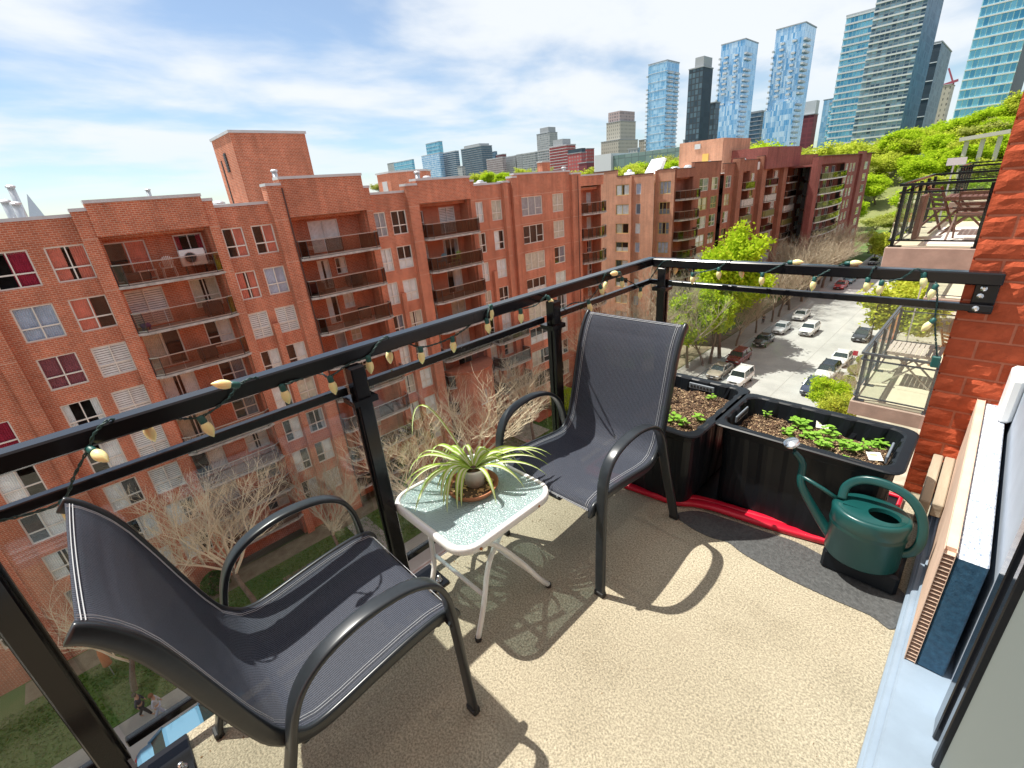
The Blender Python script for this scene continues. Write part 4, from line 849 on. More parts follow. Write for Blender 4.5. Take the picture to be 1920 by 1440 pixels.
lf = [(3.0, .26, .12, .15), (3.3, .34, .13, .16), (3.6, .39, .12, .18), (3.8, .37, .13, .20), (4.0, .35, .08, .14), (4.2, .34, .12, .20), (4.4, .31, .10, .18), (3.45, .30, .07, .13), (4.1, .26, .06, .14), (4.75, .22, .12, .20), (4.95, .18, .10, .19), (5.1, .16, .08, .17), (6.15, .20, .08, .13), (.3, .24, .08, .13), (.55, .34, .08, .12), (.75, .36, .10, .12), (.9, .38, .12, .10), (1.05, .36, .10, .10), (1.25, .32, .10, .11), (1.5, .28, .09, .10), (2.0, .20, .08, .12), (2.5, .22, .10, .12)]
for i in range(44):
    if i < len(lf): a = lf[i]
    else: a = (rnd.choice((rnd.uniform(3.1, 4.8), rnd.uniform(.4, 1.6), rnd.uniform(1.6, 3.1))), rnd.uniform(.14, .28), rnd.uniform(.05, .13), rnd.uniform(.08, .18))
    inst('leaf', strap(a[0], a[1], a[2] * .85, min(a[3], a[2] * .7 + .085), rnd.uniform(.0075, .0115)), pot, (0, 0, .072))
inst('leaf', strap(3.65, .36, .42, .30, .006), pot, (0, 0, .072))
# ------------------------------------------------------------------ planters
m_tote = M('black plastic tote', (.007, .009, .012), .38, 0, var=.15, vs=8, spec=.25)
m_tag = M('white plant tag', (.80, .78, .72), .5)
def rrect(cx_, cy_, hx, hy, r, n=5, cor=0, seg=26):
    P_ = []
    C4 = ((hx - r, hy - r, 0), (-hx + r, hy - r, 90), (-hx + r, -hy + r, 180), (hx - r, -hy + r, 270))
    for q, (a, b, a0) in enumerate(C4):
        for i in range(n + 1): t = math.radians(a0 + 90 * i / n); P_.append((a + r * math.cos(t), b + r * math.sin(t), 0, 0))
        na, nb, n0 = C4[(q + 1) % 4]; t = math.radians(a0 + 90); x0, y0 = a + r * math.cos(t), b + r * math.sin(t); x1, y1 = na + r * math.cos(t), nb + r * math.sin(t)
        for i in range(1, seg): P_.append((x0 + (x1 - x0) * i / seg, y0 + (y1 - y0) * i / seg, math.cos(t), math.sin(t)))
    out = []
    for i, (x, y, nx_, ny_) in enumerate(P_):
        s = 0
        if (nx_ or ny_) and cor: 
            ph_ = (x * ny_ - y * nx_) ; s = cor * (1 if math.sin(ph_ * 2 * math.pi / .105 + 1.5) > .1 else 0)
        out.append((cx_ + x + nx_ * s, cy_ + y + ny_ * s))
    return out
def planter(label, cx_, cy_, hx, hy, soilz=.29, top=.365):
    t = thing('planter_box', label, 'planter', (cx_, cy_, .02), 'black plastic tote planters')
    f = MB(); rings = [(.022, -.052 if hy > hx else -.028, 0), (.03, -.048 if hy > hx else -.024, .003), (.20, -.028, .003), (top - .055, -.020, .003), (top - .05, -.018, 0), (top - .012, -.012, 0), (top - .012, .012, 0), (top - .004, .016, 0), (top, .010, 0), (top, -.020, .0), (top - .005, -.028, -.006), (top - .06, -.036, -.010), (soilz - .03, -.046, -.010)]
    k = None
    for z, ins, cor in rings:
        P_ = rrect(cx_, cy_, hx + ins, hy + ins, .055, cor=cor); k = len(P_); f.v += [(x, y, z) for x, y in P_]
    for a in range(len(rings) - 1):
        for i in range(k): f.f.append([a*k+i, a*k+(i+1) % k, (a+1)*k+(i+1) % k, (a+1)*k+i]); f.m.append(0); f.sm.append(False)
    f.f.append(list(range(k - 1, -1, -1))); f.m.append(0); f.sm.append(False)
    tb = f.build('tub', m_tote, t)
    h = MB()
    for s in (-1, 1):
        if hx > hy: x = cx_ + s * (hx - .052); h.bbox(x - .004, cy_ - .07, top - .045, x + .004, cy_ + .07, top - .012, .002)
        else: y = cy_ + s * (hy - .052); h.bbox(cx_ - .07, y - .004, top - .045, cx_ + .07, y + .004, top - .012, .002)
    hd = h.build('handle', M('worn tote plastic', (.16, .19, .22), .45), t)
    h = MB()
    for s in (-1, 1):
        for i in range(7):
            if hx > hy: x = cx_ + s * (hx - .052) - s * .005; h.box(x - .001, cy_ - .06 + i * .018, top - .036, x + .001, cy_ - .05 + i * .018, top - .022)
            else: y = cy_ + s * (hy - .052) - s * .005; h.box(cx_ - .06 + i * .018, y - .001, top - .036, cx_ - .05 + i * .018, y + .001, top - .022)
    h.build('slot', m_foot, hd)
    h = MB()
    for s in (-1, 1):
        for q in (-.6, 0, .6):
            if hx > hy: h.box(cx_ + q * hx - .022, cy_ + s * (hy - .004) - .004, top + .0002, cx_ + q * hx + .022, cy_ + s * (hy - .004) + .004, top + .0012)
            else: h.box(cx_ + s * (hx - .004) - .004, cy_ + q * hy - .022, top + .0002, cx_ + s * (hx - .004) + .004, cy_ + q * hy + .022, top + .0012)
    h.build('rim_slot', m_foot, tb)
    # soil: lumpy sheet plus loose chips
    rnd = random.Random(int(hx * 100)); f = MB(); f.smooth = True; nx_, ny_ = 40, 32; vs = []
    from mathutils import noise
    def sz(x, y): return soilz + .016 * noise.noise(Vector((x * 9, y * 9, 1))) + .010 * noise.noise(Vector((x * 30, y * 30, 4))) + .018 * math.cos((x - cx_) / hx * 1.4) - .012
    sx_, sy_ = hx - .048, hy - .048
    for j in range(ny_ + 1):
        for i in range(nx_ + 1): x = cx_ - sx_ + 2 * sx_ * i / nx_; y = cy_ - sy_ + 2 * sy_ * j / ny_; vs.append((x, y, sz(x, y)))
    f.add(vs, [(j*(nx_+1)+i, j*(nx_+1)+i+1, (j+1)*(nx_+1)+i+1, (j+1)*(nx_+1)+i) for j in range(ny_) for i in range(nx_)]); so = f.build('soil', m_soil, t)
    for mi, (mt, cnt) in enumerate(((M('bark chips', (.10, .055, .03), .9, var=.5, vs=30), 4200), (M('straw chips', (.42, .30, .17), .9, var=.3, vs=30), 1900))):
        f = MB()
        for i in range(cnt):
            x, y = cx_ + rnd.uniform(-sx_, sx_) * .97, cy_ + rnd.uniform(-sy_, sy_) * .97; z = sz(x, y) + rnd.uniform(.0, .006); a, s = rnd.uniform(0, 6.28), rnd.uniform(.003, .009); tl_ = rnd.uniform(-.004, .006)
            c_, s_ = math.cos(a) * s, math.sin(a) * s; w_ = .35 if mi else .5
            f.add([(x - c_, y - s_, z), (x + s_ * w_, y - c_ * w_, z + .002), (x + c_, y + s_, z + tl_ + .002), (x - s_ * w_, y + c_ * w_, z + .003)], [(0, 1, 2, 3)])
        f.build('wood_chips', mt, so, kind='stuff')
    return sz
sz2 = planter('wide black plastic tote of soil and seedlings against the brick pier', -.410, 2.135, .338, .198, .365, .45)
sz1 = planter('black plastic tote of mounded soil behind the far chair, turned lengthwise', -.986, 2.065, .232, .315, .38, .45)
m_seed = leafmat('fresh seedling green', (.20, .42, .05), (.32, .55, .09), .35)
def seedling(x, y, z, n, r, kind, label, group='seedlings sprouting in the black totes'):
    t = thing('seedling', label, 'plant', (x, y, z), group); rnd = random.Random(int(abs(x * 977 + y * 313) * 100)); 
    st = MB(); f = MB()
    for i in range(n):
        a, q = rnd.uniform(0, 6.28), r * math.sqrt(rnd.random()); h = rnd.uniform(.012, .042); px_, py_ = x + q * math.cos(a), y + q * math.sin(a)
        st.tube([(x + (px_ - x) * .3, y + (py_ - y) * .3, z - .004), (px_, py_, z + h)], .0008, 3, cap=False)
        s = rnd.uniform(.006, .014) if kind == 'round' else rnd.uniform(.004, .008); b_ = rnd.uniform(0, 6.28); tl_ = rnd.uniform(-.3, .3); L_ = 1.0 if kind == 'round' else 2.6
        vs = [(px_, py_, z + h)]
        for j in range(7): aa = b_ + 2 * math.pi * j / 7; rr_ = s * (1 + .15 * math.cos(3 * aa)); ex = math.cos(aa - b_) * L_ * rr_; ey = math.sin(aa - b_) * rr_; vs.append((px_ + math.cos(b_) * ex - math.sin(b_) * ey, py_ + math.sin(b_) * ex + math.cos(b_) * ey, z + h + tl_ * ex + .002))
        f.add(vs, [(0, j + 1, (j + 1) % 7 + 1) for j in range(7)])
    st.build('stems', m_seed, t); f.build('leaves', m_seed, t)
for px, py, n, r, kind, lb in ((1497, 803, 34, .045, 'round', 'dense clump of round bright green leaves left of the tall plant tag'), (1520, 822, 30, .042, 'round', 'leafy clump in front of the tall plant tag'), (1478, 818, 14, .03, 'round', 'small leaves at the left front of the wide tote'), (1555, 822, 26, .038, 'round', 'clump right of the tall plant tag'), (1545, 842, 20, .035, 'round', 'low leaves just behind the watering can rose'), (1583, 845, 20, .035, 'long', 'thin sprouts mid way along the wide tote'), (1606, 850, 22, .035, 'long', 'narrow-leaved clump near the front right of the wide tote'), (1632, 838, 18, .035, 'long', 'spindly sprouts behind the flat plant tag'), (1655, 832, 12, .03, 'long', 'last sprouts toward the right end of the wide tote'), (1580, 868, 12, .025, 'round', 'tiny leaves at the front edge of the wide tote'), (1450, 770, 5, .02, 'long', 'lone sprout at the far left of the wide tote')):
    p = onz(px, py, .365); x, y = min(max(p.x, -.69), -.13), min(max(p.y, 2.0), 2.27); seedling(x, y, sz2(x, y), n, r, kind, lb)
for px, py, n, r, lb in ((1258, 793, 20, .04, 'bright leaves at the front left of the lengthwise tote'), (1280, 800, 14, .03, 'small leaves at the front middle of the lengthwise tote'), (1310, 790, 10, .03, 'sparse leaves at the front right of the lengthwise tote'), (1330, 752, 6, .025, 'few pale leaves at the back right of the lengthwise tote'), (1250, 775, 10, .03, 'leaves beside the chair back in the lengthwise tote')):
    p = onz(px, py, .38); x, y = min(max(p.x, -1.16), -.82), min(max(p.y, 1.81), 2.30); seedling(x, y, sz1(x, y), n, r, 'round', lb)
for px, py, a, tilt, w, h, lb in ((1546, 800, .3, 35, .05, .035, 'white plant tag standing in the middle of the wide tote'), (1642, 868, .5, 72, .05, .045, 'white seed packet lying at the front right of the wide tote')):
    p = onz(px, py, .37); p.y = min(p.y, 2.28); t = thing('plant_tag', lb, 'plant tag', (p.x, p.y, .375)); f = MB(); q = Matrix.Translation(Vector((p.x, p.y, .382))) @ Matrix.Rotation(a, 4, 'Z') @ Matrix.Rotation(math.radians(-tilt), 4, 'X')
    f.add([q @ Vector(v) for v in ((-w/2, 0, 0), (w/2, 0, 0), (w/2, 0, h), (-w/2, 0, h), (-w/2, .0012, 0), (w/2, .0012, 0), (w/2, .0012, h), (-w/2, .0012, h))], [(0,1,2,3), (5,4,7,6), (0,4,5,1), (1,5,6,2), (2,6,7,3), (3,7,4,0)]); f.build('card', m_tag, t)
    f = MB(); f.add([q @ Vector((x_, -.0006, z_)) for x_, z_ in ((-w*.3, h*.55), (w*.2, h*.55), (w*.2, h*.75), (-w*.3, h*.75))], [(0, 1, 2, 3)]); f.build('print', M('tag print', (.45, .50, .20), .6), t)
# red tray under the totes
m_red = M('red plastic tray', (.55, .008, .03), .35, 0, spec=.5)
tr = thing('boot_tray', 'red plastic tray with a raised wavy lip under the black totes', 'tray', (-.7, 2.2, 0)); f = MB()
lip = [(-1.36, 1.745), (-1.10, 1.775), (-.86, 1.805), (-.78, 1.85), (-.68, 1.875), (-.50, 1.905), (-.32, 1.945), (-.17, 1.975), (-.06, 2.0)]
lip = [(x, y + .01) for x, y in lip]
f.prism(lip + [(-.06, 2.5), (-1.36, 2.5)], .003, .012); f.build('tray_base', m_tote, tr); f = MB(); f.smooth = True
f.tube(crom([Vector((x, y, .020 + .004 * math.sin(x * 25))) for x, y in lip], 5), 1, 8, rect=(.022, .014), up=(0, 1, 0)); f.tube([(-1.36, 1.745, .018), (-1.36, 2.5, .018), (-.06, 2.5, .018), (-.06, 2.0, .018)], .014, 6); f.tube(crom([Vector((x, y + .035, .026)) for x, y in lip], 5), 1, 8, rect=(.016, .009), up=(0, 1, 0)); f.build('lip', m_red, tr)
# thin dark grey sheet with a wavy edge laid on the floor
m_patch = M('dark patch concrete', (.085, .088, .088), .30, 0, var=.35, vs=90, bump=.8, bs=150, bd=.004, spec=.5)
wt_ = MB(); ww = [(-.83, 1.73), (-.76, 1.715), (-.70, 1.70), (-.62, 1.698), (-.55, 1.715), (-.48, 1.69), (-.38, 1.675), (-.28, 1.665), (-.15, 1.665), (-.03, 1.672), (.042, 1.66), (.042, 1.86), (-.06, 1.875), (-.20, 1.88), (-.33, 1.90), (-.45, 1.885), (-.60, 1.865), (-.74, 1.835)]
ww2 = [v.to_2d() for v in crom([Vector((x, y, 0)) for x, y in ww + ww[:1]], 4)][:-1]; wt_.prism([(p.x, p.y) for p in ww2], .001, .004); tag(wt_.build('floor_patch', m_patch), 'dark patch on the floor in front of the red tray', 'floor_patch')
# ------------------------------------------------------------------ watering can
m_can = M('dark teal plastic', (.006, .060, .058), .3, 0, var=.1, vs=12, spec=.5)
KX, KY = -.085, 1.858; wc = thing('watering_can', 'dark green plastic watering can with a steel rose on its long spout', 'watering can', (KX, KY, .01))
f = MB(); f.smooth = True; f.lathe([(0, .012), (.112, .012), (.118, .02), (.118, .150), (.1215, .154), (.118, .158), (.1215, .162), (.118, .166), (.1215, .170), (.120, .190), (.123, .215), (.118, .226), (.107, .231), (.103, .229), (.100, .05), (0, .05)], (KX, KY, 0), 40, 1, .84); f.build('body', m_can, wc)
f = MB(); hx_, hy_, hr = KX + .040, KY - .022, .042; n = 40; vs = []
for i in range(n): a = 2 * math.pi * i / n; vs.append((KX + .106 * math.cos(a), KY + .106 * .84 * math.sin(a), .2315))
for i in range(n): a = 2 * math.pi * i / n; vs.append((hx_ + hr * 1.15 * math.cos(a), hy_ + hr * .95 * math.sin(a), .238))
for i in range(n): a = 2 * math.pi * i / n; vs.append((hx_ + hr * 1.1 * math.cos(a), hy_ + hr * .9 * math.sin(a), .222))
f.add(vs, [(q*n+i, q*n+(i+1) % n, (q+1)*n+(i+1) % n, (q+1)*n+i) for q in (0, 1) for i in range(n)]); f.build('lid', m_can, wc)
f = MB(); f.box(KX - .085, KY - .03, .234, KX - .01, KY + .03, .237); f.build('lid_ridge', m_can, wc)
rose = ony(1500, 838, 1.86) - Vector((0, 0, .085))
f = MB(); f.smooth = True; f.tube(crom([Vector(p) for p in ((KX - .10, KY, .05), (KX - .15, KY, .11), (KX - .23, KY - .01, .24), (rose.x + .045, 1.87, rose.z - .075), (rose.x + .012, 1.863, rose.z - .03))], 6), [.021 - .011 * i / 24 for i in range(25)], 12); f.build('spout', m_can, wc)
f = MB(); f.smooth = True; f.tube([(KX - .245, KY - .008, .285), (KX - .16, KY, .250), (KX - .10, KY, .225)], .008, 8); f.build('spout_brace', m_can, wc)
f = MB(); f.smooth = True; f.lathe([(.010, -.03), (.014, -.012), (.030, .006), (.031, .012), (.027, .016), (0, .020)], rose, 20, axis=(-.25, -.35, .9)); f.build('rose', M('steel rose', (.7, .7, .7), .2, 1), wc)
f = MB(); f.smooth = True; f.tube(crom([Vector(p) for p in ((KX - .095, KY, .235), (KX - .092, KY + .02, .285), (KX - .05, KY + .03, .325), (KX + .02, KY + .03, .335), (KX + .09, KY + .02, .315), (KX + .135, KY + .01, .26), (KX + .152, KY, .18), (KX + .140, KY, .115), (KX + .105, KY, .085))], 5), 1, 12, rect=(.011, .015), up=(0, 1, 0)); f.build('handle', m_can, wc)
wc.location.x -= .028; wc.location.z += .085
t = thing('low_block', 'black plastic block under the watering can', 'block', (-.12, 1.9, 0)); f = MB(); f.bbox(-.225, 1.815, .002, .02, 1.985, .094, .01); f.build('block', m_tote, t)
# timber offcuts behind the can
m_timber = M('weathered timber', (.36, .30, .22), .85, var=.25, vs=14, bump=.4, bs=40, stretch=(1, .15, 1))
for x0, lb in ((.000, 'left timber beam of the pair behind the watering can'), (.040, 'right timber beam of the pair behind the watering can')):
    t = thing('timber_beam', lb, 'timber', (x0, 2.35, .16), 'timber beams behind the watering can'); f = MB(); f.bbox(x0 + .001, 2.17, .175, x0 + .036, PYF - .006, .235, .004); f.build('beam', m_timber, t)
t = thing('timber_block', 'dark timber block under the pair of beams', 'timber', (.03, 2.35, 0)); f = MB(); f.bbox(.0, 2.36, .001, .040, 2.42, .174, .004); f.bbox(.0, 2.54, .001, .040, 2.60, .174, .004); f.build('block', m_timber, t)
# ------------------------------------------------------------------ ground, road, pavements, lawn
m_ground = M('city ground', (.16, .15, .12), .95, var=.3, vs=.05, col2=(.10, .12, .06)); m_asph = M('worn grey asphalt', (.46, .45, .43), .9, col2=(.34, .335, .32), vs=.35, bump=.15, bs=8); m_pave = M('pavement concrete', (.34, .325, .29), .9, var=.1, vs=.6)
m_lawn = M('lawn', (.06, .15, .022), .95, col2=(.14, .17, .05), vs=.35, bump=.4, bs=6); m_kerb = M('kerb stone', (.42, .40, .37), .85, var=.1, vs=2); m_bed = M('garden bed', (.16, .12, .075), .95, col2=(.27, .23, .15), vs=1.5, bump=.6, bs=8); m_gravel = M('pale gravel', (.48, .44, .36), .95, col2=(.30, .27, .20), vs=1.3, bump=.5, bs=10)
def sheet(name, x0, y0, x1, y1, z, m, th=.05, label=None):
    f = MB(); f.box(x0, y0, z - th, x1, y1, z); return f.build(name, m, kind='structure')
sheet('ground', -2500, -800, 2500, 3200, GZ - .06, m_ground, 1.5)
sheet('road', -23.0, -60, -9.6, 330, GZ, m_asph)
sheet('road', -60, 126, -23.05, 136, GZ - .004, m_asph); sheet('road', -9.55, 126, -2, 136, GZ - .004, m_asph)
sheet('pavement', -25.9, -60, -23.16, 125.9, GZ + .12, m_pave, .2); sheet('kerb', -23.15, -60, -23.0, 125.9, GZ + .125, m_kerb, .2); sheet('pavement', -9.45, -60, -7.3, 125.9, GZ + .12, m_pave, .2); sheet('kerb', -9.6, -60, -9.46, 125.9, GZ + .125, m_kerb, .2)
sheet('lawn', -33, -60, -25.95, 125.9, GZ + .13, m_lawn, .2); sheet('garden', -7.25, -60, .19, 125.9, GZ + .13, m_gravel, .2)
sheet('lawn', -60, 136.1, -23.1, 330, GZ + .03, m_lawn); sheet('lawn', -9.5, 136.1, 60, 170, GZ + .03, m_lawn); sheet('car_park', -9.5, 170.1, 60, 250, GZ + .04, m_pave)
for (x0, y0, x1, y1, m, nm) in ((-32.9, -9, -31.2, 46, m_bed, 'planting_bed'), (-28.2, 30.5, -25.96, 44, m_pave, 'garden_path'), (-31.1, 9.5, -25.96, 11.2, m_pave, 'garden_path'), (-31.1, 24, -26.0, 27.5, m_bed, 'planting_bed'), (-29.5, 4, -27.2, 8.5, m_bed, 'planting_bed'), (-31, 46.5, -26.0, 70, m_bed, 'planting_bed'), (-27, 70.5, -26.0, 125, m_bed, 'planting_bed')):
    sheet(nm, x0, y0, x1, y1, GZ + .15, m, .03)
f = MB(); f.box(-14.25, -50, GZ + .003, -14.15, 125, GZ + .006); 
for i in range(20): f.box(-18, 126.5 + i * .01, GZ + .001, -17.9, 126.6, GZ + .005)
f.build('road_seam', M('tar seam', (.33, .32, .30), .9), kind='structure')
m_patio = M('terracotta paving', (.42, .12, .06), .85, var=.2, vs=3)
f = MB(); f.box(-32.2, 31.5, GZ + .16, -30.6, 34.5, GZ + .2); f.box(-32.4, 28.6, GZ + .16, -31.8, 29.6, GZ + .2); f.build('paving', m_patio, kind='structure'); f = MB(); f.box(-31.6, 27.6, GZ + .155, -28.6, 31.0, GZ + .175); f.build('paving', m_gravel, kind='structure')
# grass tufts close to the building, where the balcony looks straight down
rnd = random.Random(4); f = MB()
for i in range(26000):
    x, y = rnd.uniform(-31.1, -26.0), rnd.uniform(-10, 45); a = rnd.uniform(0, 3.14); s = rnd.uniform(.04, .09); h = rnd.uniform(.04, .11); c_, s_ = math.cos(a) * s, math.sin(a) * s
    f.add([(x - c_, y - s_, GZ + .13), (x + c_, y + s_, GZ + .13), (x + rnd.uniform(-.05, .05), y + rnd.uniform(-.05, .05), GZ + .13 + h)], [(0, 1, 2)])
tag(f.build('grass', leafmat('grass blades', (.07, .19, .02), (.18, .24, .06), .3)), 'short spring grass on the lawn below the red building', 'grass', kind='stuff')
# ------------------------------------------------------------------ trees
m_bark = M('grey brown bark', (.17, .13, .10), .95, var=.3, vs=3); m_twig = M('pale bare twigs', (.66, .57, .41), .9, var=.2, vs=1); m_twig2 = M('grey bare twigs', (.42, .36, .26), .9, var=.2, vs=1); m_twigdark = M('dark limb', (.22, .18, .13), .9)
m_leafA = leafmat('bright spring leaf', (.34, .52, .02), (.58, .70, .05), .45); m_leafB = leafmat('yellow green leaf', (.44, .52, .05), (.62, .66, .10), .45); m_leafC = leafmat('deep green leaf', (.05, .13, .02), (.12, .24, .04), .3); m_leafD = leafmat('olive spring leaf', (.36, .40, .09), (.50, .52, .15), .4)
def grow(seed, H, spread, levels, leaf, droop=0, nleaf=0, leafsz=.2, clear=.22, kids=4, dens=1.0):
    rnd = random.Random(seed); tr = MB(); br = MB(); lf_ = MB(); tips = []
    def seg(p, d, ln, r, lv):
        n = 3 if lv < 3 else 2; P_ = [p]; q = p.copy(); dd = d.copy()
        for i in range(n):
            dd = (dd + Vector((rnd.uniform(-1, 1), rnd.uniform(-1, 1), rnd.uniform(-.5, .8) - droop)) * .20).normalized(); q = q + dd * ln / n; P_.append(q.copy())
        (tr if lv == 0 else br).tube(P_, [r * (1 - .45 * i / n) for i in range(n + 1)], 7 if lv == 0 else (4 if lv < 3 else 3), cap=False)
        if lv >= levels: tips.append(P_[-1]); tips.append(P_[1]); return
        k = kids + (1 if lv == 0 else 0) + (1 if rnd.random() < .4 else 0)
        for i in range(k):
            t = rnd.uniform(.35, 1) if lv else rnd.uniform(.55, 1); j = min(int(t * n), n - 1); o = P_[j].lerp(P_[j+1], t * n - j)
            az = i * 2.4 + rnd.uniform(-.5, .5) + seed; side = Vector((math.cos(az), math.sin(az), 0)); el = rnd.uniform(.15, .9)
            nd = (dd * (.75 if lv else .55) + side * spread * rnd.uniform(.7, 1.2) + Vector((0, 0, el * .5))).normalized()
            seg(o, nd, ln * rnd.uniform(.55, .78), r * rnd.uniform(.42, .58), lv + 1)
        seg(P_[-1], (dd + Vector((rnd.uniform(-.3, .3), rnd.uniform(-.3, .3), .2))).normalized(), ln * .72, r * .55, lv + 1)
    seg(Vector((0, 0, 0)), Vector((0, 0, 1)), H * .34, H * .017, 0)
    if nleaf:
        for i in range(nleaf):
            t = tips[rnd.randrange(len(tips))]; c = t + Vector((rnd.gauss(0, .28), rnd.gauss(0, .28), rnd.gauss(0, .22))) * (leafsz / .2) * 1.2; s = leafsz * rnd.uniform(.5, 1.1)
            a = Vector((rnd.gauss(0, 1), rnd.gauss(0, 1), rnd.gauss(0, .7))).normalized(); b = a.cross(Vector((rnd.gauss(0, 1), rnd.gauss(0, 1), rnd.gauss(0, 1)))).normalized()
            lf_.add([c - a * s, c - b * s * .6, c + a * s, c + b * s * .6], [(0, 1, 2, 3)])
    mz = max(v[2] for v in br.v + lf_.v); k = H / mz
    for m in (tr, br, lf_): m.v = [(v[0] * k, v[1] * k, v[2] * k) for v in m.v]
    return tr.mesh('trunk', m_bark), br.mesh('crown', leaf if not nleaf else m_twigdark), (lf_.mesh('leaves', leaf) if nleaf else None)
BARE = [grow(s, 10, sp, 5, mt, kids=3) for s, sp, mt in ((1, .75, m_twig), (2, .9, m_twig), (3, .8, m_twig2), (5, .7, m_twig2))]
LEAFY = {'bright': [grow(21, 10, .42, 3, m_leafA, nleaf=30000, leafsz=.17), grow(22, 10, .7, 3, m_leafA, nleaf=17000, leafsz=.22)], 'yellow': [grow(31, 10, .75, 3, m_leafB, nleaf=11000, leafsz=.22)], 'deep': [grow(41, 10, .5, 3, m_leafC, nleaf=9000, leafsz=.22)], 'olive': [grow(51, 10, .8, 3, m_leafD, nleaf=9000, leafsz=.22), grow(52, 10, .7, 3, m_leafD, nleaf=10000, leafsz=.22)]}
def tree(kind, v, x, y, h, label, group, rz=0, z=GZ, wide=1.0, name=None):
    tr, br, lf_ = (BARE if kind == 'bare' else LEAFY[kind])[v]
    t = thing(name or {'bare': 'bare_tree', 'deep': 'evergreen_tree'}.get(kind, 'leafy_tree'), label, 'tree', (x, y, z), group, rz); s = h / 10; t.scale = (s * wide, s * wide, s)
    inst('trunk', tr, t); c = inst('crown', br, t)
    if lf_: inst('leaves', lf_, c)
    return t
G1 = 'bare trees on the lawn below the red building'; G2 = 'bare street trees along the left pavement'
for i, (x, y, h, v, lb) in enumerate(((-27.6, -4.6, 9.5, 1, 'bare pale-twigged tree over the two walkers, seen through the leftmost glass'), (-27.6, 2.0, 11.5, 0, 'bare tree with dense pale twigs behind the front chair back'), (-27.3, 7.6, 8.5, 3, 'bare low tree with spreading pale limbs behind the front chair arm'), (-26.8, 13.2, 11, 0, 'bare tree behind the railing post left of the table'), (-27.2, 19.5, 12.5, 1, 'large bare tree in the glass above the spider plant'),
        (-27.5, 27.5, 10.0, 0, 'bare tree in front of the rounded brick porch'), (-28.0, 41, 13, 1, 'bare pinkish tree just left of the far chair back'), (-27.2, 45.5, 11.5, 2, 'bare grey tree right behind the far chair back'))):
    tree('bare', v, x, y, h, lb, G1, i * 1.3)
for i, (x, y, h, v, lb) in enumerate(((-25.2, 54.5, 12.5, 2, 'bare forked tree left of the bright green tree, nearest the planter'), (-28.5, 57, 13, 3, 'tall bare tree against the corner of the brown building'), (-29.5, 50, 12, 2, 'bare tree below the stepped end wall'), (-23.0, 66.0, 8.0, 3, 'bare spreading tree over the black parked car'), (-23.2, 73.5, 9, 2, 'bare street tree by the silver sedan'), (-23.0, 80.5, 9.5, 3, 'bare street tree beside the white sedan'),
        (-23.4, 89, 11, 2, 'bare tree first beyond the parked white sedan'), (-23.2, 96, 11.5, 3, 'bare tree second beyond the parked white sedan'), (-24.0, 103, 12, 2, 'bare tree under the laundry-hung balconies'), (-23.4, 109, 12.5, 3, 'bare tree beside the small red car'), (-23.6, 116, 12, 2, 'bare tree beside the blue-green car'), (-24.2, 122, 11, 3, 'bare tree at the far street corner'), (-23.6, 84, 9, 3, 'thin bare tree between the bright green tree and the red car'), (-24.8, 92.5, 13, 3, 'tall bare tree against the brown balconies'), (-24.6, 99.5, 13, 2, 'broad bare tree against the maroon block'), (-24.9, 112, 13, 3, 'broad bare tree at the foot of the curved balconies'))):
    tree('bare', v, min(x, -23.5), y, h, lb, G2, i * 2.1, wide=1.15 if i > 5 else 1)
tree('bright', 0, -23.4, 60.2, 18.0, 'tall bright yellow-green tree on the left pavement, reaching above our railing', None, .4, wide=.80)
tree('bright', 1, -25.6, 64.5, 13.5, 'rounder bright green tree tucked behind the tall one', None, 2.2, wide=1.0)
tree('bright', 1, -23.9, 56.3, 10.5, 'lower bright green tree in front of the tall one beside the beige sedan', None, 4.2, wide=.9)
tree('bright', 0, -23.6, 57.6, 12.0, 'bright green tree leaning toward the beige sedan', None, 3.1, wide=.95)
tree('yellow', 0, -7.2, 75, 10, 'light green tree on the right of the street behind the lowest glass balcony', None, 1, wide=1.25)
tree('yellow', 0, -6.9, 88, 11, 'light green tree further along the right of the street', None, 2.4, wide=1.2)
tree('bright', 1, -9.0, 49.5, 4.8, 'small bright leafy tree by the parked cars just above the wide tote', None, .3, wide=1.2)
tree('yellow', 0, -7.6, 46.6, 4.6, 'small yellowish tree beside the small bright one', None, 1.7)
tree('bare', 3, -7.8, 53, 4.0, 'low bare shrub-like tree by the parked dark car', None, 2, wide=1.3); tree('bare', 2, -7.6, 59, 4.2, 'low bare shrub by the two white parked cars', None, 3, wide=1.3)
# clipped shrubs
def bush(x, y, r, h, m, label, seed, z=GZ + .13, n=2600, cone=False, s0=.09):
    t = thing('shrub', label, 'shrub', (x, y, z)); rnd = random.Random(seed); f = MB()
    for i in range(n):
        a, u = rnd.uniform(0, 6.283), rnd.random(); hz = u ** .8 * h; R_ = r * ((1 - hz / h) ** .8 + .05 if cone else math.sqrt(max(.02, 1 - (2 * hz / h - 1) ** 2 * .85))) * (.72 + .28 * rnd.random() ** .5) * (1 + .12 * math.sin(a * 5 + hz * 4))
        c = Vector((x + R_ * math.cos(a), y + R_ * math.sin(a), z + hz)); s = rnd.uniform(.5, 1.2) * s0; p = Vector((rnd.gauss(0, 1), rnd.gauss(0, 1), rnd.gauss(0, 1))).normalized(); q = p.orthogonal().normalized()
        f.add([c - p * s, c - q * s * .6, c + p * s, c + q * s * .6], [(0, 1, 2, 3)])
    f.build('foliage', m, t); f = MB(); f.tube([(x, y, z - .1), (x, y, z + h * .6)], .08, 6); f.build('stem', m_bark, t)
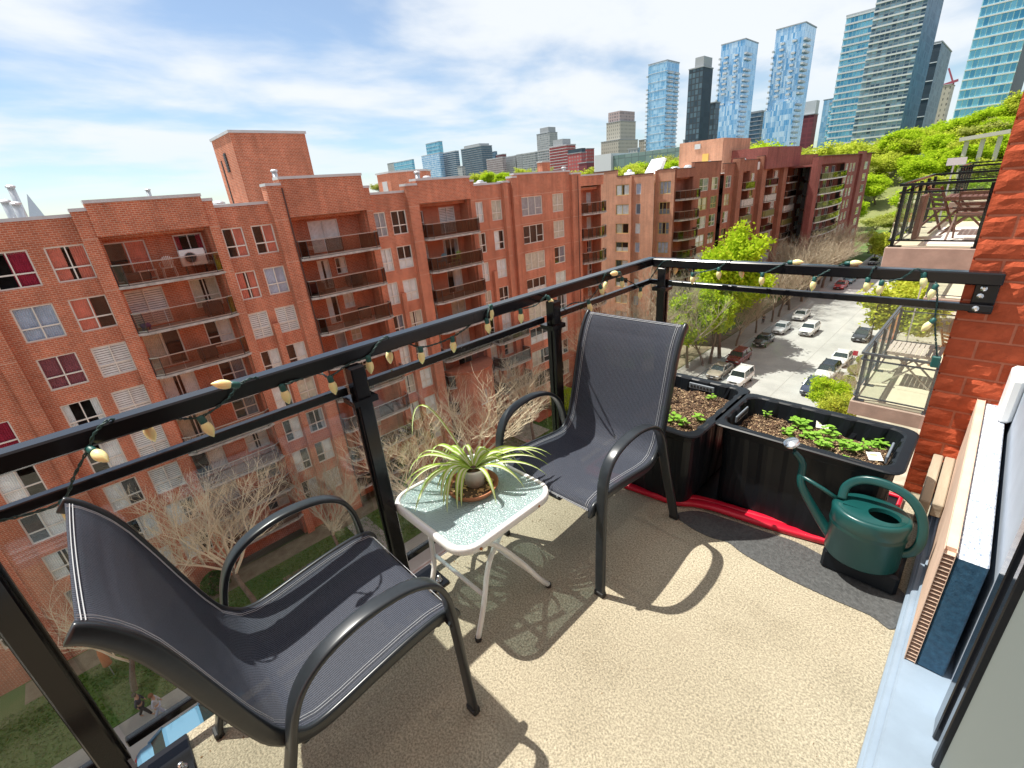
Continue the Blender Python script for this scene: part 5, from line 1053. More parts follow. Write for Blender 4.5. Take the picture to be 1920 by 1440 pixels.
bush(-30.6, 35.6, 1.5, 2.6, m_leafA, 'round yellow-green shrub behind the far railing post', 1, n=4200); bush(-31.6, 40, 1.1, 3.6, m_leafC, 'dark green conical shrub against the red building', 2, cone=True); bush(-31.4, 44, 1.0, 3.2, m_leafC, 'dark green conical shrub below the stepped end wall', 3, cone=True)
bush(-31.8, -3.5, .9, 2.0, m_leafC, 'dark green shrub under the leftmost windows', 4); bush(-31.9, .6, .8, 1.4, m_leafC, 'low dark shrub under the front chair back', 5); bush(-31.2, 15.5, .8, 1.5, m_leafC, 'green shrub at the foot of the wall behind the front chair arm', 6); bush(-26.2, 48.5, 1.6, 1.1, m_leafD, 'sprawling olive shrub at the corner of the lawn', 7)
for i, (y, lb) in enumerate(((52, 'hedge shrub nearest, beside the dark parked car'), (55.5, 'hedge shrub beside the first white parked car'), (59, 'hedge shrub beside the second white parked car'), (63, 'hedge shrub beyond the white parked cars'), (67, 'hedge shrub before the street lamp'))): bush(-8.6, y, .8, 1.1, m_leafD, lb, 20 + i, n=1500)
f_ = MB()
# ------------------------------------------------------------------ cars
m_tyre = M('tyre rubber', (.015, .015, .015), .8); m_rim = M('wheel rim', (.45, .46, .48), .3, .8); m_cg = M('car glass', (.02, .035, .035), .03, 0, spec=1.0); m_plast = M('black trim', (.02, .02, .022), .5); m_lamp = M('headlamp', (.75, .78, .80), .1, .3); m_tail = M('tail lamp', (.35, .01, .01), .2); m_plate = M('number plate', (.6, .62, .7), .5)
def paint(n, c): return M(n + ' car paint', c, .22, .0, coat=1.0)
PAINT = {k: paint(k, c) for k, c in {'white': (.75, .75, .74), 'silver': (.50, .52, .54), 'beige': (.36, .32, .26), 'red': (.20, .01, .015), 'black': (.012, .013, .017), 'scarlet': (.50, .01, .02), 'teal': (.02, .14, .20), 'sky blue': (.08, .20, .30), 'navy': (.02, .03, .07), 'grey': (.12, .125, .13)}.items()}
def carproto(kind):
    Lh = {'sedan': 2.3, 'suv': 2.3, 'box': 2.1}[kind]; Wd = {'sedan': .90, 'suv': .94, 'box': .93}[kind]
    belt = {'sedan': .92, 'suv': 1.08, 'box': 1.12}[kind]; roof = {'sedan': 1.43, 'suv': 1.68, 'box': 1.82}[kind]; hood = {'sedan': .88, 'suv': 1.02, 'box': 1.10}[kind]; lo_ = {'sedan': .22, 'suv': .28, 'box': .34}[kind]
    cab = {'sedan': (-1.02, -.42, 1.05, 1.72), 'suv': (-1.08, -.62, 1.70, 2.12), 'box': (-.95, -.72, 1.92, 2.02)}[kind]; d = {}
    st = [(-Lh, .72, lo_ + .12, hood - .28), (-Lh + .12, .88, lo_, hood - .14), (-Lh + .55, .97, lo_, hood - .04), (cab[0], 1, lo_, belt - .0), (0, 1, lo_, belt), (cab[3] - .1, .99, lo_, belt + (.04 if kind == 'sedan' else 0)), (Lh - .25, .95, lo_, belt + (.02 if kind == 'sedan' else 0)), (Lh - .05, .86, lo_ + .05, belt - .12), (Lh, .78, lo_ + .12, belt - .3)]
    b = MB(); vs = []
    for y, w, z0, z1 in st:
        w *= Wd
        for x, z in ((-w * .86, z0), (-w, z0 + .16), (-w * 1.0, (z0 + z1) / 2 + .05), (-w * .97, z1 - .08), (-w * .86, z1), (-w * .4, z1 + .035), (w * .4, z1 + .035), (w * .86, z1), (w * .97, z1 - .08), (w, (z0 + z1) / 2 + .05), (w, z0 + .16), (w * .86, z0)): vs.append((x, y, z))
    n = 12; b.smooth = False; b.add(vs, [(i*n+j, (i+1)*n+j, (i+1)*n+(j+1) % n, i*n+(j+1) % n) for i in range(len(st)-1) for j in range(n)] + [tuple(range(n)), tuple((len(st)-1)*n+j for j in range(n-1, -1, -1))])
    d['body'] = b.mesh('body', PAINT['white'])
    wb, wt_ = Wd * .90, Wd * .74
    g = MB(); yb = [cab[0], cab[3]]; yt = [cab[1], cab[2]]; z0, z1 = belt - .02, roof - .05
    g.add([(-wb, yb[0], z0), (wb, yb[0], z0), (wb, yb[1], z0), (-wb, yb[1], z0), (-wt_, yt[0], z1), (wt_, yt[0], z1), (wt_, yt[1], z1), (-wt_, yt[1], z1)], [(0,1,5,4), (1,2,6,5), (2,3,7,6), (3,0,4,7), (4,5,6,7)]); d['windows'] = g.mesh('windows', m_cg)
    r = MB(); r.smooth = False; r.add([(-wt_ - .02, yt[0] - .03, z1 - .01), (wt_ + .02, yt[0] - .03, z1 - .01), (wt_ + .02, yt[1] + .03, z1 - .01), (-wt_ - .02, yt[1] + .03, z1 - .01), (-wt_ * .86, yt[0] + .1, roof), (wt_ * .86, yt[0] + .1, roof), (wt_ * .86, yt[1] - .12, roof), (-wt_ * .86, yt[1] - .12, roof)], [(0,1,5,4), (1,2,6,5), (2,3,7,6), (3,0,4,7), (4,5,6,7), (3,2,1,0)])
    for s in (-1, 1):
        r.obox((s * wb * 1.01, yb[0], z0), (s * (wt_ + .01), yt[0], z1), .07, .06); r.obox((s * wb * 1.01, yb[1], z0), (s * (wt_ + .01), yt[1], z1), .12, .10); m_ = (yt[0] + yt[1]) / 2; r.obox((s * (wb + .005), m_, z0), (s * (wt_ + .015), m_, z1), .03, .09)
    d['roof'] = r.mesh('roof', PAINT['white'])
    w = MB(); w.smooth = True; w.lathe([(.0, -.1), (.30, -.1), (.335, -.06), (.335, .06), (.30, .1), (.24, .1), (.24, .06), (0, .06)], (0, 0, 0), 18, axis=(1, 0, 0)); d['wheel'] = w.mesh('wheel', m_tyre)
    w = MB(); w.lathe([(.0, .075), (.235, .065), (.235, .09), (.2, .095), (.06, .085), (0, .095)], (0, 0, 0), 10, axis=(1, 0, 0)); d['rim'] = w.mesh('rim', m_rim)
    h = MB(); h.bbox(-.17, -.10, -.06, .17, .10, .06, .03); d['headlight'] = h.mesh('headlight', m_lamp); d['tail_light'] = h.mesh('tail_light', m_tail)
    h = MB(); h.bbox(-.42, -.03, -.10, .42, .03, .10, .02); h.bbox(-.62, -.02, -.32, .62, .05, -.20, .02); d['grille'] = h.mesh('grille', m_plast)
    h = MB(); h.bbox(-.16, -.012, -.055, .16, .012, .055, .004); d['number_plate'] = h.mesh('number_plate', m_plate); h = MB(); h.bbox(-.09, -.06, -.06, .09, .06, .06, .03); d['mirror'] = h.mesh('mirror', PAINT['white'])
    d['dim'] = (Lh, Wd, hood, belt, lo_, cab, roof); return d
CARP = {k: carproto(k) for k in ('sedan', 'suv', 'box')}
def car(kind, col, x, y, label, rz=0, group='cars along the street', z=GZ, roofcol=None, name='parked_car', detail=True):
    d = CARP[kind]; Lh, Wd, hood, belt, lo_, cab, roof = d['dim']; t = thing(name, label, 'car', (x, y, z), group, rz); P_ = PAINT[col]
    inst('body', d['body'], t, mat=P_); inst('windows', d['windows'], t); inst('roof', d['roof'], t, mat=PAINT[roofcol] if roofcol else P_)
    for sx in (-1, 1):
        for yy in (-Lh + .88, Lh - .85):
            w = inst('wheel', d['wheel'], t, (sx * (Wd - .09), yy, .335), (0, 0, 0 if sx > 0 else math.pi))
            if detail: inst('rim', d['rim'], w, (.03, 0, 0))
        if detail:
            inst('headlight', d['headlight'], t, (sx * Wd * .66, -Lh + .10, hood - .24), (0, 0, -sx * -.35)); inst('tail_light', d['tail_light'], t, (sx * Wd * .66, Lh - .10, belt - .20), (0, 0, sx * .35 * -1)); inst('mirror', d['mirror'], t, (sx * (Wd + .06), cab[0] + .25, belt + .03), mat=P_)
    if detail: inst('grille', d['grille'], t, (0, -Lh - .0, hood - .32)); inst('number_plate', d['number_plate'], t, (0, -Lh - .05, lo_ + .22))
    return t
for a in (('sedan', 'beige', -21.1, 54.8, 'beige sedan parked nearest on the left kerb, just above the lengthwise tote'), ('box', 'white', -18.2, 53.6, 'boxy white off-roader with black windows driving in front of the beige sedan'), ('suv', 'red', -21.0, 60.4, 'dark red car parked at the left kerb by a bare tree'), ('sedan', 'black', -20.9, 69.2, 'glossy black sedan parked behind the dark red car'), ('sedan', 'silver', -20.8, 76.4, 'silver sedan parked behind the black one'), ('sedan', 'white', -20.5, 85.0, 'white sedan parked farthest of the row before the gap'),
          ('suv', 'white', -17.3, 77.3, 'white SUV driving down the middle of the street'), ('sedan', 'white', -10.9, 66.8, 'white sedan parked on the right kerb, farther of the two white ones'), ('suv', 'white', -11.0, 61.0, 'white car with a dark glass roof parked on the right kerb'), ('sedan', 'navy', -11.1, 55.9, 'dark blue car parked nearest on the right kerb beneath the small bright tree'), ('sedan', 'black', -10.9, 78, 'dark car at the right kerb partly hidden by the lowest glass balcony'),
          ('sedan', 'scarlet', -20.6, 110.5, 'bright red car seen just under the lower bar of our railing'), ('sedan', 'teal', -20.5, 116.5, 'blue-green car between the bright red one and a white one'), ('suv', 'white', -20.4, 122.6, 'white car behind the blue-green one'), ('sedan', 'grey', -20.4, 140, 'grey car beyond the far street corner'), ('suv', 'silver', -16.5, 146, 'silver car beyond the far street corner'), ('sedan', 'sky blue', -22.0, -2.6, 'sky blue car parked below the front chair at the bottom left', math.pi), ('suv', 'grey', -21.9, -8.2, 'grey car parked behind the sky blue one at the bottom left edge', math.pi)):
    o = car(*a[:5], rz=a[5] if len(a) > 5 else 0, roofcol='black' if 'dark glass roof' in a[4] else None, name='driving_car' if 'driving' in a[4] else 'parked_car')
ORD = ['first', 'second', 'third', 'fourth', 'fifth', 'sixth', 'seventh', 'eighth', 'ninth', 'tenth', 'eleventh', 'twelfth', 'thirteenth', 'fourteenth', 'fifteenth', 'sixteenth', 'seventeenth', 'eighteenth', 'nineteenth', 'twentieth', 'twenty-first', 'twenty-second', 'twenty-third']
rnd = random.Random(6); cc = ['white', 'silver', 'grey', 'black', 'white', 'scarlet', 'silver', 'navy']
for i in range(26):
    x, y = -24 + (i % 9) * 3.1 + rnd.uniform(-.3, .3), 158 + (i // 9) * 13; c_ = cc[rnd.randrange(8)]
    car(('sedan', 'suv')[i % 2], c_, x, y, f'tiny parked {c_} car, {ORD[i % 9]} from left, {["nearest", "middle", "farthest"][i // 9]} row of the car park', rz=rnd.choice((0, math.pi)), group='cars on the far car park', z=GZ + .04, detail=False)
# ------------------------------------------------------------------ walkers: continuous skinned bodies
def person(x, y, rz, shirt, legs, hair, label, stride=.28, z=GZ + .12):
    t = thing('person', label, 'person', (x, y, z), None, rz)
    def skin(name, V_, E_, mat, parent, root=0):
        me = bpy.data.meshes.new(name); me.from_pydata([v[0] for v in V_], E_, []); o = bpy.data.objects.new(name, me); COL.objects.link(o); o.parent = parent; me.materials.append(mat)
        md = o.modifiers.new('skin', 'SKIN'); md.use_smooth_shade = True; sv = me.skin_vertices[0].data
        for i, v in enumerate(V_): sv[i].radius = (v[1], v[2] if len(v) > 2 else v[1])
        sv[root].use_root = True; s2 = o.modifiers.new('sub', 'SUBSURF'); s2.levels = 1; s2.render_levels = 2; return o
    k = stride
    hips = (0, 0, .93); ankR, ankL = (-.09, -k, .09), (.09, k, .12)
    B = [(hips, .12, .10), ((0, 0, 1.15), .11, .085), ((0, 0, 1.38), .13, .09), ((0, 0, 1.50), .05), ((0, -.02, 1.60), .075, .085), ((0, -.02, 1.70), .07, .08), ((-.17, 0, 1.40), .05), ((-.22, k * .3, 1.14), .038), ((-.22, k * .15, .92), .03), ((-.22, k * .1, .84), .028, .015), ((.17, 0, 1.40), .05), ((.22, -k * .3, 1.14), .038), ((.22, -k * .6, .93), .03), ((.22, -k * .75, .86), .028, .015),
         ((-.09, 0, .88), .085), ((-.09, -k * .55, .50), .058), (ankR, .04), ((-.09, -k - .15, .04), .035, .03), ((.09, 0, .88), .085), ((.09, k * .35, .50), .058), (ankL, .04), ((.09, k - .12, .04), .035, .03), ((0, -.10, 1.60), .02)]
    E_ = [(0,1),(1,2),(2,3),(3,4),(4,5),(2,6),(6,7),(7,8),(8,9),(2,10),(10,11),(11,12),(12,13),(0,14),(14,15),(15,16),(16,17),(0,18),(18,19),(19,20),(20,21),(4,22)]
    bd = skin('body', B, E_, M('skin', (.42, .24, .16), .6), t)
    S = [((0, 0, .98), .145, .12), ((0, 0, 1.18), .135, .105), ((0, 0, 1.38), .15, .105), ((-.18, 0, 1.40), .065), ((-.225, k * .3, 1.14), .052), ((-.225, k * .2, 1.0), .045), ((.18, 0, 1.40), .065), ((.225, -k * .3, 1.14), .052), ((.225, -k * .5, 1.0), .045), ((0, 0, 1.47), .07)]
    skin('jacket', S, [(0,1),(1,2),(2,3),(3,4),(4,5),(2,6),(6,7),(7,8),(2,9)], M(label[:8] + ' top', shirt, .8, var=.1), bd)
    T = [((0, 0, .94), .14, .12), ((-.09, 0, .86), .10), ((-.09, -k * .55, .50), .075), ((-.09, -k + .01, .14), .06), ((.09, 0, .86), .10), ((.09, k * .35, .50), .075), ((.09, k - .01, .16), .06)]
    skin('trousers', T, [(0,1),(1,2),(2,3),(0,4),(4,5),(5,6)], M(label[:8] + ' legs', legs, .85, var=.1), bd)
    h = MB(); h.smooth = True; h.lathe([(0, 1.80), (.06, 1.79), (.10, 1.74), (.108, 1.67), (.09, 1.60), (.06, 1.57), (0, 1.56)], (0, .02, 0), 14, .9, 1.05); h.build('hair', M(label[:8] + ' hair', hair, .7), bd, Vector((0, 0, 0)))
person(-25.3, -4.3, 2.8, (.03, .035, .06), (.02, .02, .025), (.02, .015, .01), 'person in dark clothes walking on the pavement under the leftmost glass')
person(-24.6, -3.7, 2.9, (.45, .48, .55), (.42, .46, .58), (.20, .08, .03), 'person in a pale blue top and light jeans beside the one in dark clothes')
person(-24.2, 78.5, .2, (.02, .02, .03), (.03, .03, .04), (.02, .015, .01), 'person in black on the left pavement near the silver sedan')
# ------------------------------------------------------------------ street furniture and small things on the lawn
def lamp(x, y, h, label):
    t = thing('street_lamp', label, 'street lamp', (x, y, GZ)); f = MB(); f.smooth = True; f.tube([(x, y, GZ), (x, y, GZ + h * .6), (x, y, GZ + h)], [.09, .07, .05], 8); f.build('pole', m_dark, t)
    f = MB(); f.tube([(x, y, GZ + h - .05), (x - .8, y, GZ + h + .15), (x - 1.6, y, GZ + h + .2)], .035, 6); f.build('arm', m_dark, t); f = MB(); f.bbox(x - 2.1, y - .12, GZ + h + .14, x - 1.5, y + .12, GZ + h + .28, .04); f.build('lamp_head', m_steel, t)
lamp(-9.0, 71, 10.5, 'dark street lamp rising beside the lowest glass balcony'); lamp(-23.6, 99, 8, 'dark street lamp on the left pavement far down the street')
t = thing('bin', 'blue recycling tub on the lawn behind the front chair seat', 'bin', (-28.35, 5.7, GZ + .13)); f = MB(); f.lathe([(.22, GZ + .13), (.30, GZ + .7), (.33, GZ + .7), (.33, GZ + .74), (.27, GZ + .74), (.2, GZ + .2), (0, GZ + .2)], (-28.35, 5.7, 0), 14); f.build('tub', M('blue plastic', (.02, .14, .55), .4), t)
OPX = onz(196, 1236, GZ + 1.4); OX, OY = OPX.x, OPX.y
t = thing('garden_parasol', 'closed orange parasol on the lawn under the leftmost windows', 'parasol', (OX, OY, GZ)); f = MB(); f.smooth = True; f.lathe([(.05, GZ + .9), (.22, GZ + 1.0), (.16, GZ + 1.9), (.03, GZ + 2.5), (0, GZ + 2.55)], (OX, OY, 0), 10); f.build('cloth', M('orange cloth', (.55, .17, .05), .8), t); f = MB(); f.tube([(OX, OY, GZ + .1), (OX, OY, GZ + 1.2)], .03, 6); f.build('pole', m_steel, t)
# no-parking sign on the right pavement
t = thing('street_sign', 'small red sign beside the white parked cars', 'sign', (-9.2, 64.2, GZ)); f = MB(); f.tube([(-9.2, 64.2, GZ), (-9.2, 64.2, GZ + 2.4)], .03, 6); f.build('pole', m_steel, t); f = MB(); f.box(-9.45, 64.15, GZ + 2.0, -8.95, 64.17, GZ + 2.6); f.build('plate', M('red sign', (.6, .05, .08), .5), t)
# rounded brick porch and dark lower balconies of the red building
pc_ = thing('brick_porch', 'rounded red brick porch at the foot of the red building behind the spider plant', 'porch', (PX, 24.6, GZ)); f = MB(); f.smooth = False; top = onx(850, 708, -31.5).z
f.prism([(PX - .2, 22.2)] + [(PX + 2.5 * math.sin(math.pi * i / 12), 24.6 - 2.4 * math.cos(math.pi * i / 12)) for i in range(13)] + [(PX - .2, 27.0)], GZ, top); f.build('curved_wall', m_brick, pc_)
f = MB(); f.prism([(PX - .2, 22.1)] + [(PX + 2.62 * math.sin(math.pi * i / 12), 24.6 - 2.5 * math.cos(math.pi * i / 12)) for i in range(13)] + [(PX - .2, 27.1)], top, top + .18); f.build('coping', m_patio, pc_)
for z_ in (4.5, 1.8):
    f = MB(); f.box(PX + 2.44, 24.0, top - z_ - 1.4, PX + 2.53, 25.2, top - z_); f.build('window', m_winglass, pc_); f = MB(); f.box(PX + 2.46, 24.57, top - z_ - 1.4, PX + 2.56, 24.63, top - z_); f.box(PX + 2.46, 23.95, top - z_ - 1.45, PX + 2.56, 25.25, top - z_ - 1.38); f.build('window_frame', m_whiteframe, pc_)
for k in (4, 5, 6, 7): balcony(redb, 27.8, 32.1, FL(k) , PX + .36, 1.3, mats=[m_panel[1]] * 9)
# ------------------------------------------------------------------ neighbouring balconies on our side
m_nslab = M('pinkish concrete edge', (.40, .30, .25), .9, var=.2, vs=3, bump=.2, bs=30); m_ndeck = M('pale balcony deck', (.60, .54, .40), .85, var=.08, vs=5)
m_nrail = M('grey balcony rail', (.10, .11, .125), .4, .3)
def nbal(y0, y1, zf, label, railm, skirt=.32, railz=1.06, xr=-1.47):
    t = thing('neighbour_balcony', label, 'balcony', (0, y0, zf)); f = MB(); f.bbox(xr - .03, y0 - .05, zf - skirt, .2, y1 + .05, zf - .004, .01); f.build('slab', m_nslab, t)
    n = 4
    for i in range(n): f = MB(); f.box(xr + .0, y0 + .0 + (y1 - y0) * i / n + .004, zf - .002, .2, y0 + (y1 - y0) * (i + 1) / n - .004, zf + .004); f.build('deck_panel', m_ndeck, t)
    for z_, w_ in ((railz, .05), (railz - .13, .03), (.12, .028)):
        f = MB(); f.box(xr - w_/2, y0, zf + z_ - w_ * .45, xr + w_/2, y1, zf + z_ + w_ * .45); f.box(xr + w_/2 + .001, y0 - w_/2, zf + z_ - w_ * .45, .2, y0 + w_/2, zf + z_ + w_ * .45); f.box(xr + w_/2 + .001, y1 - w_/2, zf + z_ - w_ * .45, .2, y1 + w_/2, zf + z_ + w_ * .45); f.build('rail', railm, t)
    for x, y in [(xr + .05, y0 + .06)] + [(xr + .05, y0 + 1.0 + (y1 - y0 - 1.2) * i / 3) for i in range(4)] + [(-.3, y0 + .04), (-.3, y1 - .04)]:
        f = MB(); f.box(x - .028, y - .028, zf + .004, x + .028, y + .028, zf + railz - .03); po_ = f.build('post', railm, t); f = MB(); f.box(x - .05, y - .06, zf + .004, x + .14, y + .06, zf + .02); f.build('base_plate', railm, po_)
    for i in range(4): f = MB(); f.box(xr - .004, y0 + .05 + (y1 - y0) * i / 4, zf + .14, xr + .004, y0 - .03 + (y1 - y0) * (i + 1) / 4, zf + railz - .15); f.build('glass_panel', m_glass, t)
    for y in (y0, y1): f = MB(); f.box(xr + .06, y - .004, zf + .14, .15, y + .004, zf + railz - .15); f.build('glass_panel', m_glass, t)
nbal(11.1, 15.45, -.03, 'neighbour balcony level with ours, with wooden folding furniture and a striped rug', m_black, .36)
nbal(11.1, 15.45, -3.18, 'neighbour balcony one floor down, with a slatted folding table and grey rails', m_nrail, .30)
nbal(21.5, 26, -.03, 'second neighbour balcony level with ours, behind the one with wooden furniture', m_black); nbal(21.5, 26, -3.18, 'second neighbour balcony one floor down, glimpsed beside the brick pier', m_nrail)
m_wood = M('red brown stained wood', (.13, .045, .028), .55, var=.25, vs=12, stretch=(1, 1, .3)); m_greyw = M('silvered wood', (.42, .37, .32), .8, var=.2, vs=14)
def fchair(x, y, z, rz, label, m):
    t = thing('folding_chair', label, 'chair', (x, y, z), 'wooden folding chairs on the neighbour balcony', rz); O = Vector((0, 0, 0))
    for s in (-1, 1):
        f = MB(); f.obox((s * .20, -.22, 0), (s * .20, .20, .90), .025, .04); f.build('back_leg', m, t, O)
        f = MB(); f.obox((s * .23, .25, 0), (s * .23, -.20, .47), .025, .04); f.build('front_leg', m, t, O)
    for i in range(5): f = MB(); yy = -.22 + .42 * (.5 + i * .1); f.obox((-.19, yy + .012, .45 + i * .095), (.19, yy + .012, .45 + i * .095), .06, .015, up=(0, .9, -.42)); f.build('back_slat', m, t, O)
    for i in range(7): f = MB(); f.box(-.22, -.22 + i * .062, .455, .22, -.17 + i * .062, .473); f.build('seat_slat', m, t, O)
    return t
fchair(-.50, 12.1, -.025, math.pi * .97, 'brown folding chair nearest the orange brick pier on the neighbour balcony', m_wood); fchair(-1.05, 13.4, -.025, 2.2, 'brown folding chair folded narrow at the rail of the neighbour balcony', m_wood)
def stable(x, y, z, label, m, w=.34, l=.36, h=.72, rz=0):
    t = thing('folding_table', label, 'table', (x, y, z), None, rz); O = Vector((0, 0, 0))
    n = 11
    for i in range(n): f = MB(); a = -w + 2 * w * i / n; f.box(a, -l, h - .02, a + 2 * w / n - .014, l, h); f.build('slat', m, t, O)
    for s in (-1, 1):
        f = MB(); f.obox((-w + .05, s * (l - .06), .0), (w - .1, s * (l - .06), h - .03), .022, .035); f.build('leg', m, t, O); f = MB(); f.obox((w - .05, s * (l - .10), .0), (-w + .1, s * (l - .10), h - .03), .022, .035); f.build('leg', m, t, O)
    f = MB(); f.box(-w + .02, -l, h - .07, w - .02, -l + .02, h - .021); f.box(-w + .02, l - .02, h - .07, w - .02, l, h - .021); f.build('apron', m, t, O)
stable(-.78, 12.75, -3.175, 'slatted wooden folding table with crossed legs on the lower neighbour balcony', m_greyw, w=.45, l=.42, h=.78); stable(-.55, 13.2, -.025, 'dark wooden table with a pale top behind the nearer folding chair', m_wood, w=.42, l=.5)
fchair(-.25, 14.2, -3.175, 2.6, 'orange-brown wooden chair at the back of the lower neighbour balcony', M('orange wood', (.50, .24, .08), .6))
f = MB(); f.bbox(-1.0, 11.5, -.024, -.1, 14.2, -.016, .002); tag(f.build('rug', brickmat('striped rug', (.20, .18, .26), (.60, .52, .54), (.75, .70, .66), .35, .18, .05)), 'purple and white chequered rug on the neighbour balcony floor', 'rug')
f = MB(); f.bbox(-1.28, 12.15, -.02, -1.2, 12.6, .78, .01); tag(f.build('folded_board', m_wood), 'brown folded board standing at the rail of the neighbour balcony', 'board')
# furniture on the top left balcony across the street
def plastic_chair(x, y, z, label, m, sc=1):
    t = thing('garden_chair', label, 'chair', (x, y, z), None, -math.pi/2); t.scale = (1.25, 1.25, 1.4); O = Vector((0, 0, 0)); f = MB(); f.bbox(-.25, -.25, .40, .25, .22, .43, .01); f.build('seat', m, t, O)
    for sx in (-1, 1):
        for yy in (-.22, .2): f = MB(); f.tube([(sx * .25, yy * 1.1, 0), (sx * .22, yy, .42)], .02, 6); f.build('leg', m, t, O)
        f = MB(); f.tube([(sx * .25, -.23, .42), (sx * .26, -.2, .62), (sx * .25, .2, .66)], .018, 6); f.build('armrest', m, t, O)
    for i in range(7): a = (i - 3) * .22; f = MB(); f.obox((math.sin(a) * .05 + i * .04 - .12, .22, .43), (math.sin(a) * .32, .32, .52 + .38 * math.cos(a)), .028, .012); f.build('back_slat', m, t, O)
plastic_chair(PX - .35, 4.55, FL(0) - .01, 'white plastic garden chair with a fan back on the top left balcony across the street', m_whiteframe)
plastic_chair(PX - .2, 23.6, FL(1) - .01, 'turquoise garden chair on the balcony under the third parapet', M('turquoise plastic', (.02, .38, .50), .5)); plastic_chair(PX - .2, 25.2, FL(1) - .01, 'lime green garden chair on the balcony under the third parapet', M('lime plastic', (.30, .60, .05), .5))
t = thing('heat_pump', 'white air conditioning unit with a round fan on the top left balcony', 'air conditioner', (PX - .3, 5.9, FL(0))); f = MB(); f.bbox(PX - .55, 5.25, FL(0) + .5, PX - .15, 6.55, FL(0) + 1.42, .03); f.build('housing', m_whitemem, t)
f = MB(); f.lathe([(.34, .0), (.34, .03), (.30, .03), (.30, .005), (0, .005)], (PX - .15, 5.75, FL(0) + .96), 20, axis=(1, 0, 0)); 
for i in range(5): f.lathe([(.05 + i * .055, .02), (.058 + i * .055, .03), (.066 + i * .055, .02)], (PX - .15, 5.75, FL(0) + .96), 20, axis=(1, 0, 0))
f.build('fan_grille', m_steel, t); f = MB()
for yy in (5.4, 6.4): f.box(PX - .5, yy - .03, FL(0) - .02, PX - .2, yy + .03, FL(0) + .5)
f.build('stand', m_dark, t)
t = thing('garden_table', 'low white table beside the white plastic chair across the street', 'table', (PX - .35, 3.5, FL(0))); f = MB(); f.bbox(PX - .6, 3.1, FL(0) + .55, PX - .1, 3.95, FL(0) + .6, .01); f.build('table_top', m_whiteframe, t)
for sx in (-.55, -.15):
    for yy in (3.15, 3.9): f = MB(); f.box(PX + sx - .02, yy - .02, FL(0) - .02, PX + sx + .02, yy + .02, FL(0) + .55); f.build('leg', m_whiteframe, t)
# barbecues, boxes and tables glimpsed behind bronze glass
for i, (y, k, w, h, c, lb) in enumerate(((6.1, 1, 1.0, .85, (.03, .03, .035), 'black barbecue on the second balcony down at the left'), (5.0, 2, 1.0, .8, (.02, .02, .025), 'black covered barbecue on the third balcony down at the left'), (2.5, 1, .5, .35, (.08, .03, .35), 'purple crate at the left end of the second balcony down'), (12.6, 1, 1.2, .7, (.15, .05, .04), 'brown sofa on the second balcony under the raised parapet'), (15.6, 1, 1.2, .8, (.05, .05, .055), 'dark cabinet at the right of the second balcony under the raised parapet'), (15.9, 2, .9, .9, (.10, .08, .06), 'dark box at the right of the third balcony under the raised parapet'), (3.0, 0, 1.3, .55, (.07, .06, .06), 'dark bench on the top left balcony across the street'))):
    t = thing('balcony_box', lb, 'balcony furniture', (PX - .5, y, FL(k))); f = MB(); f.bbox(PX - .75, y - w/2, FL(k) + .12, PX - .25, y + w/2, FL(k) + h, .06); mm_ = M('balcony thing %d' % i, c, .6); f.build('chest', mm_, t); f = MB()
    for yy in (y - w/2 + .08, y + w/2 - .08): f.box(PX - .7, yy - .03, FL(k) - .02, PX - .3, yy + .03, FL(k) + .12)
    f.build('feet', mm_, t)
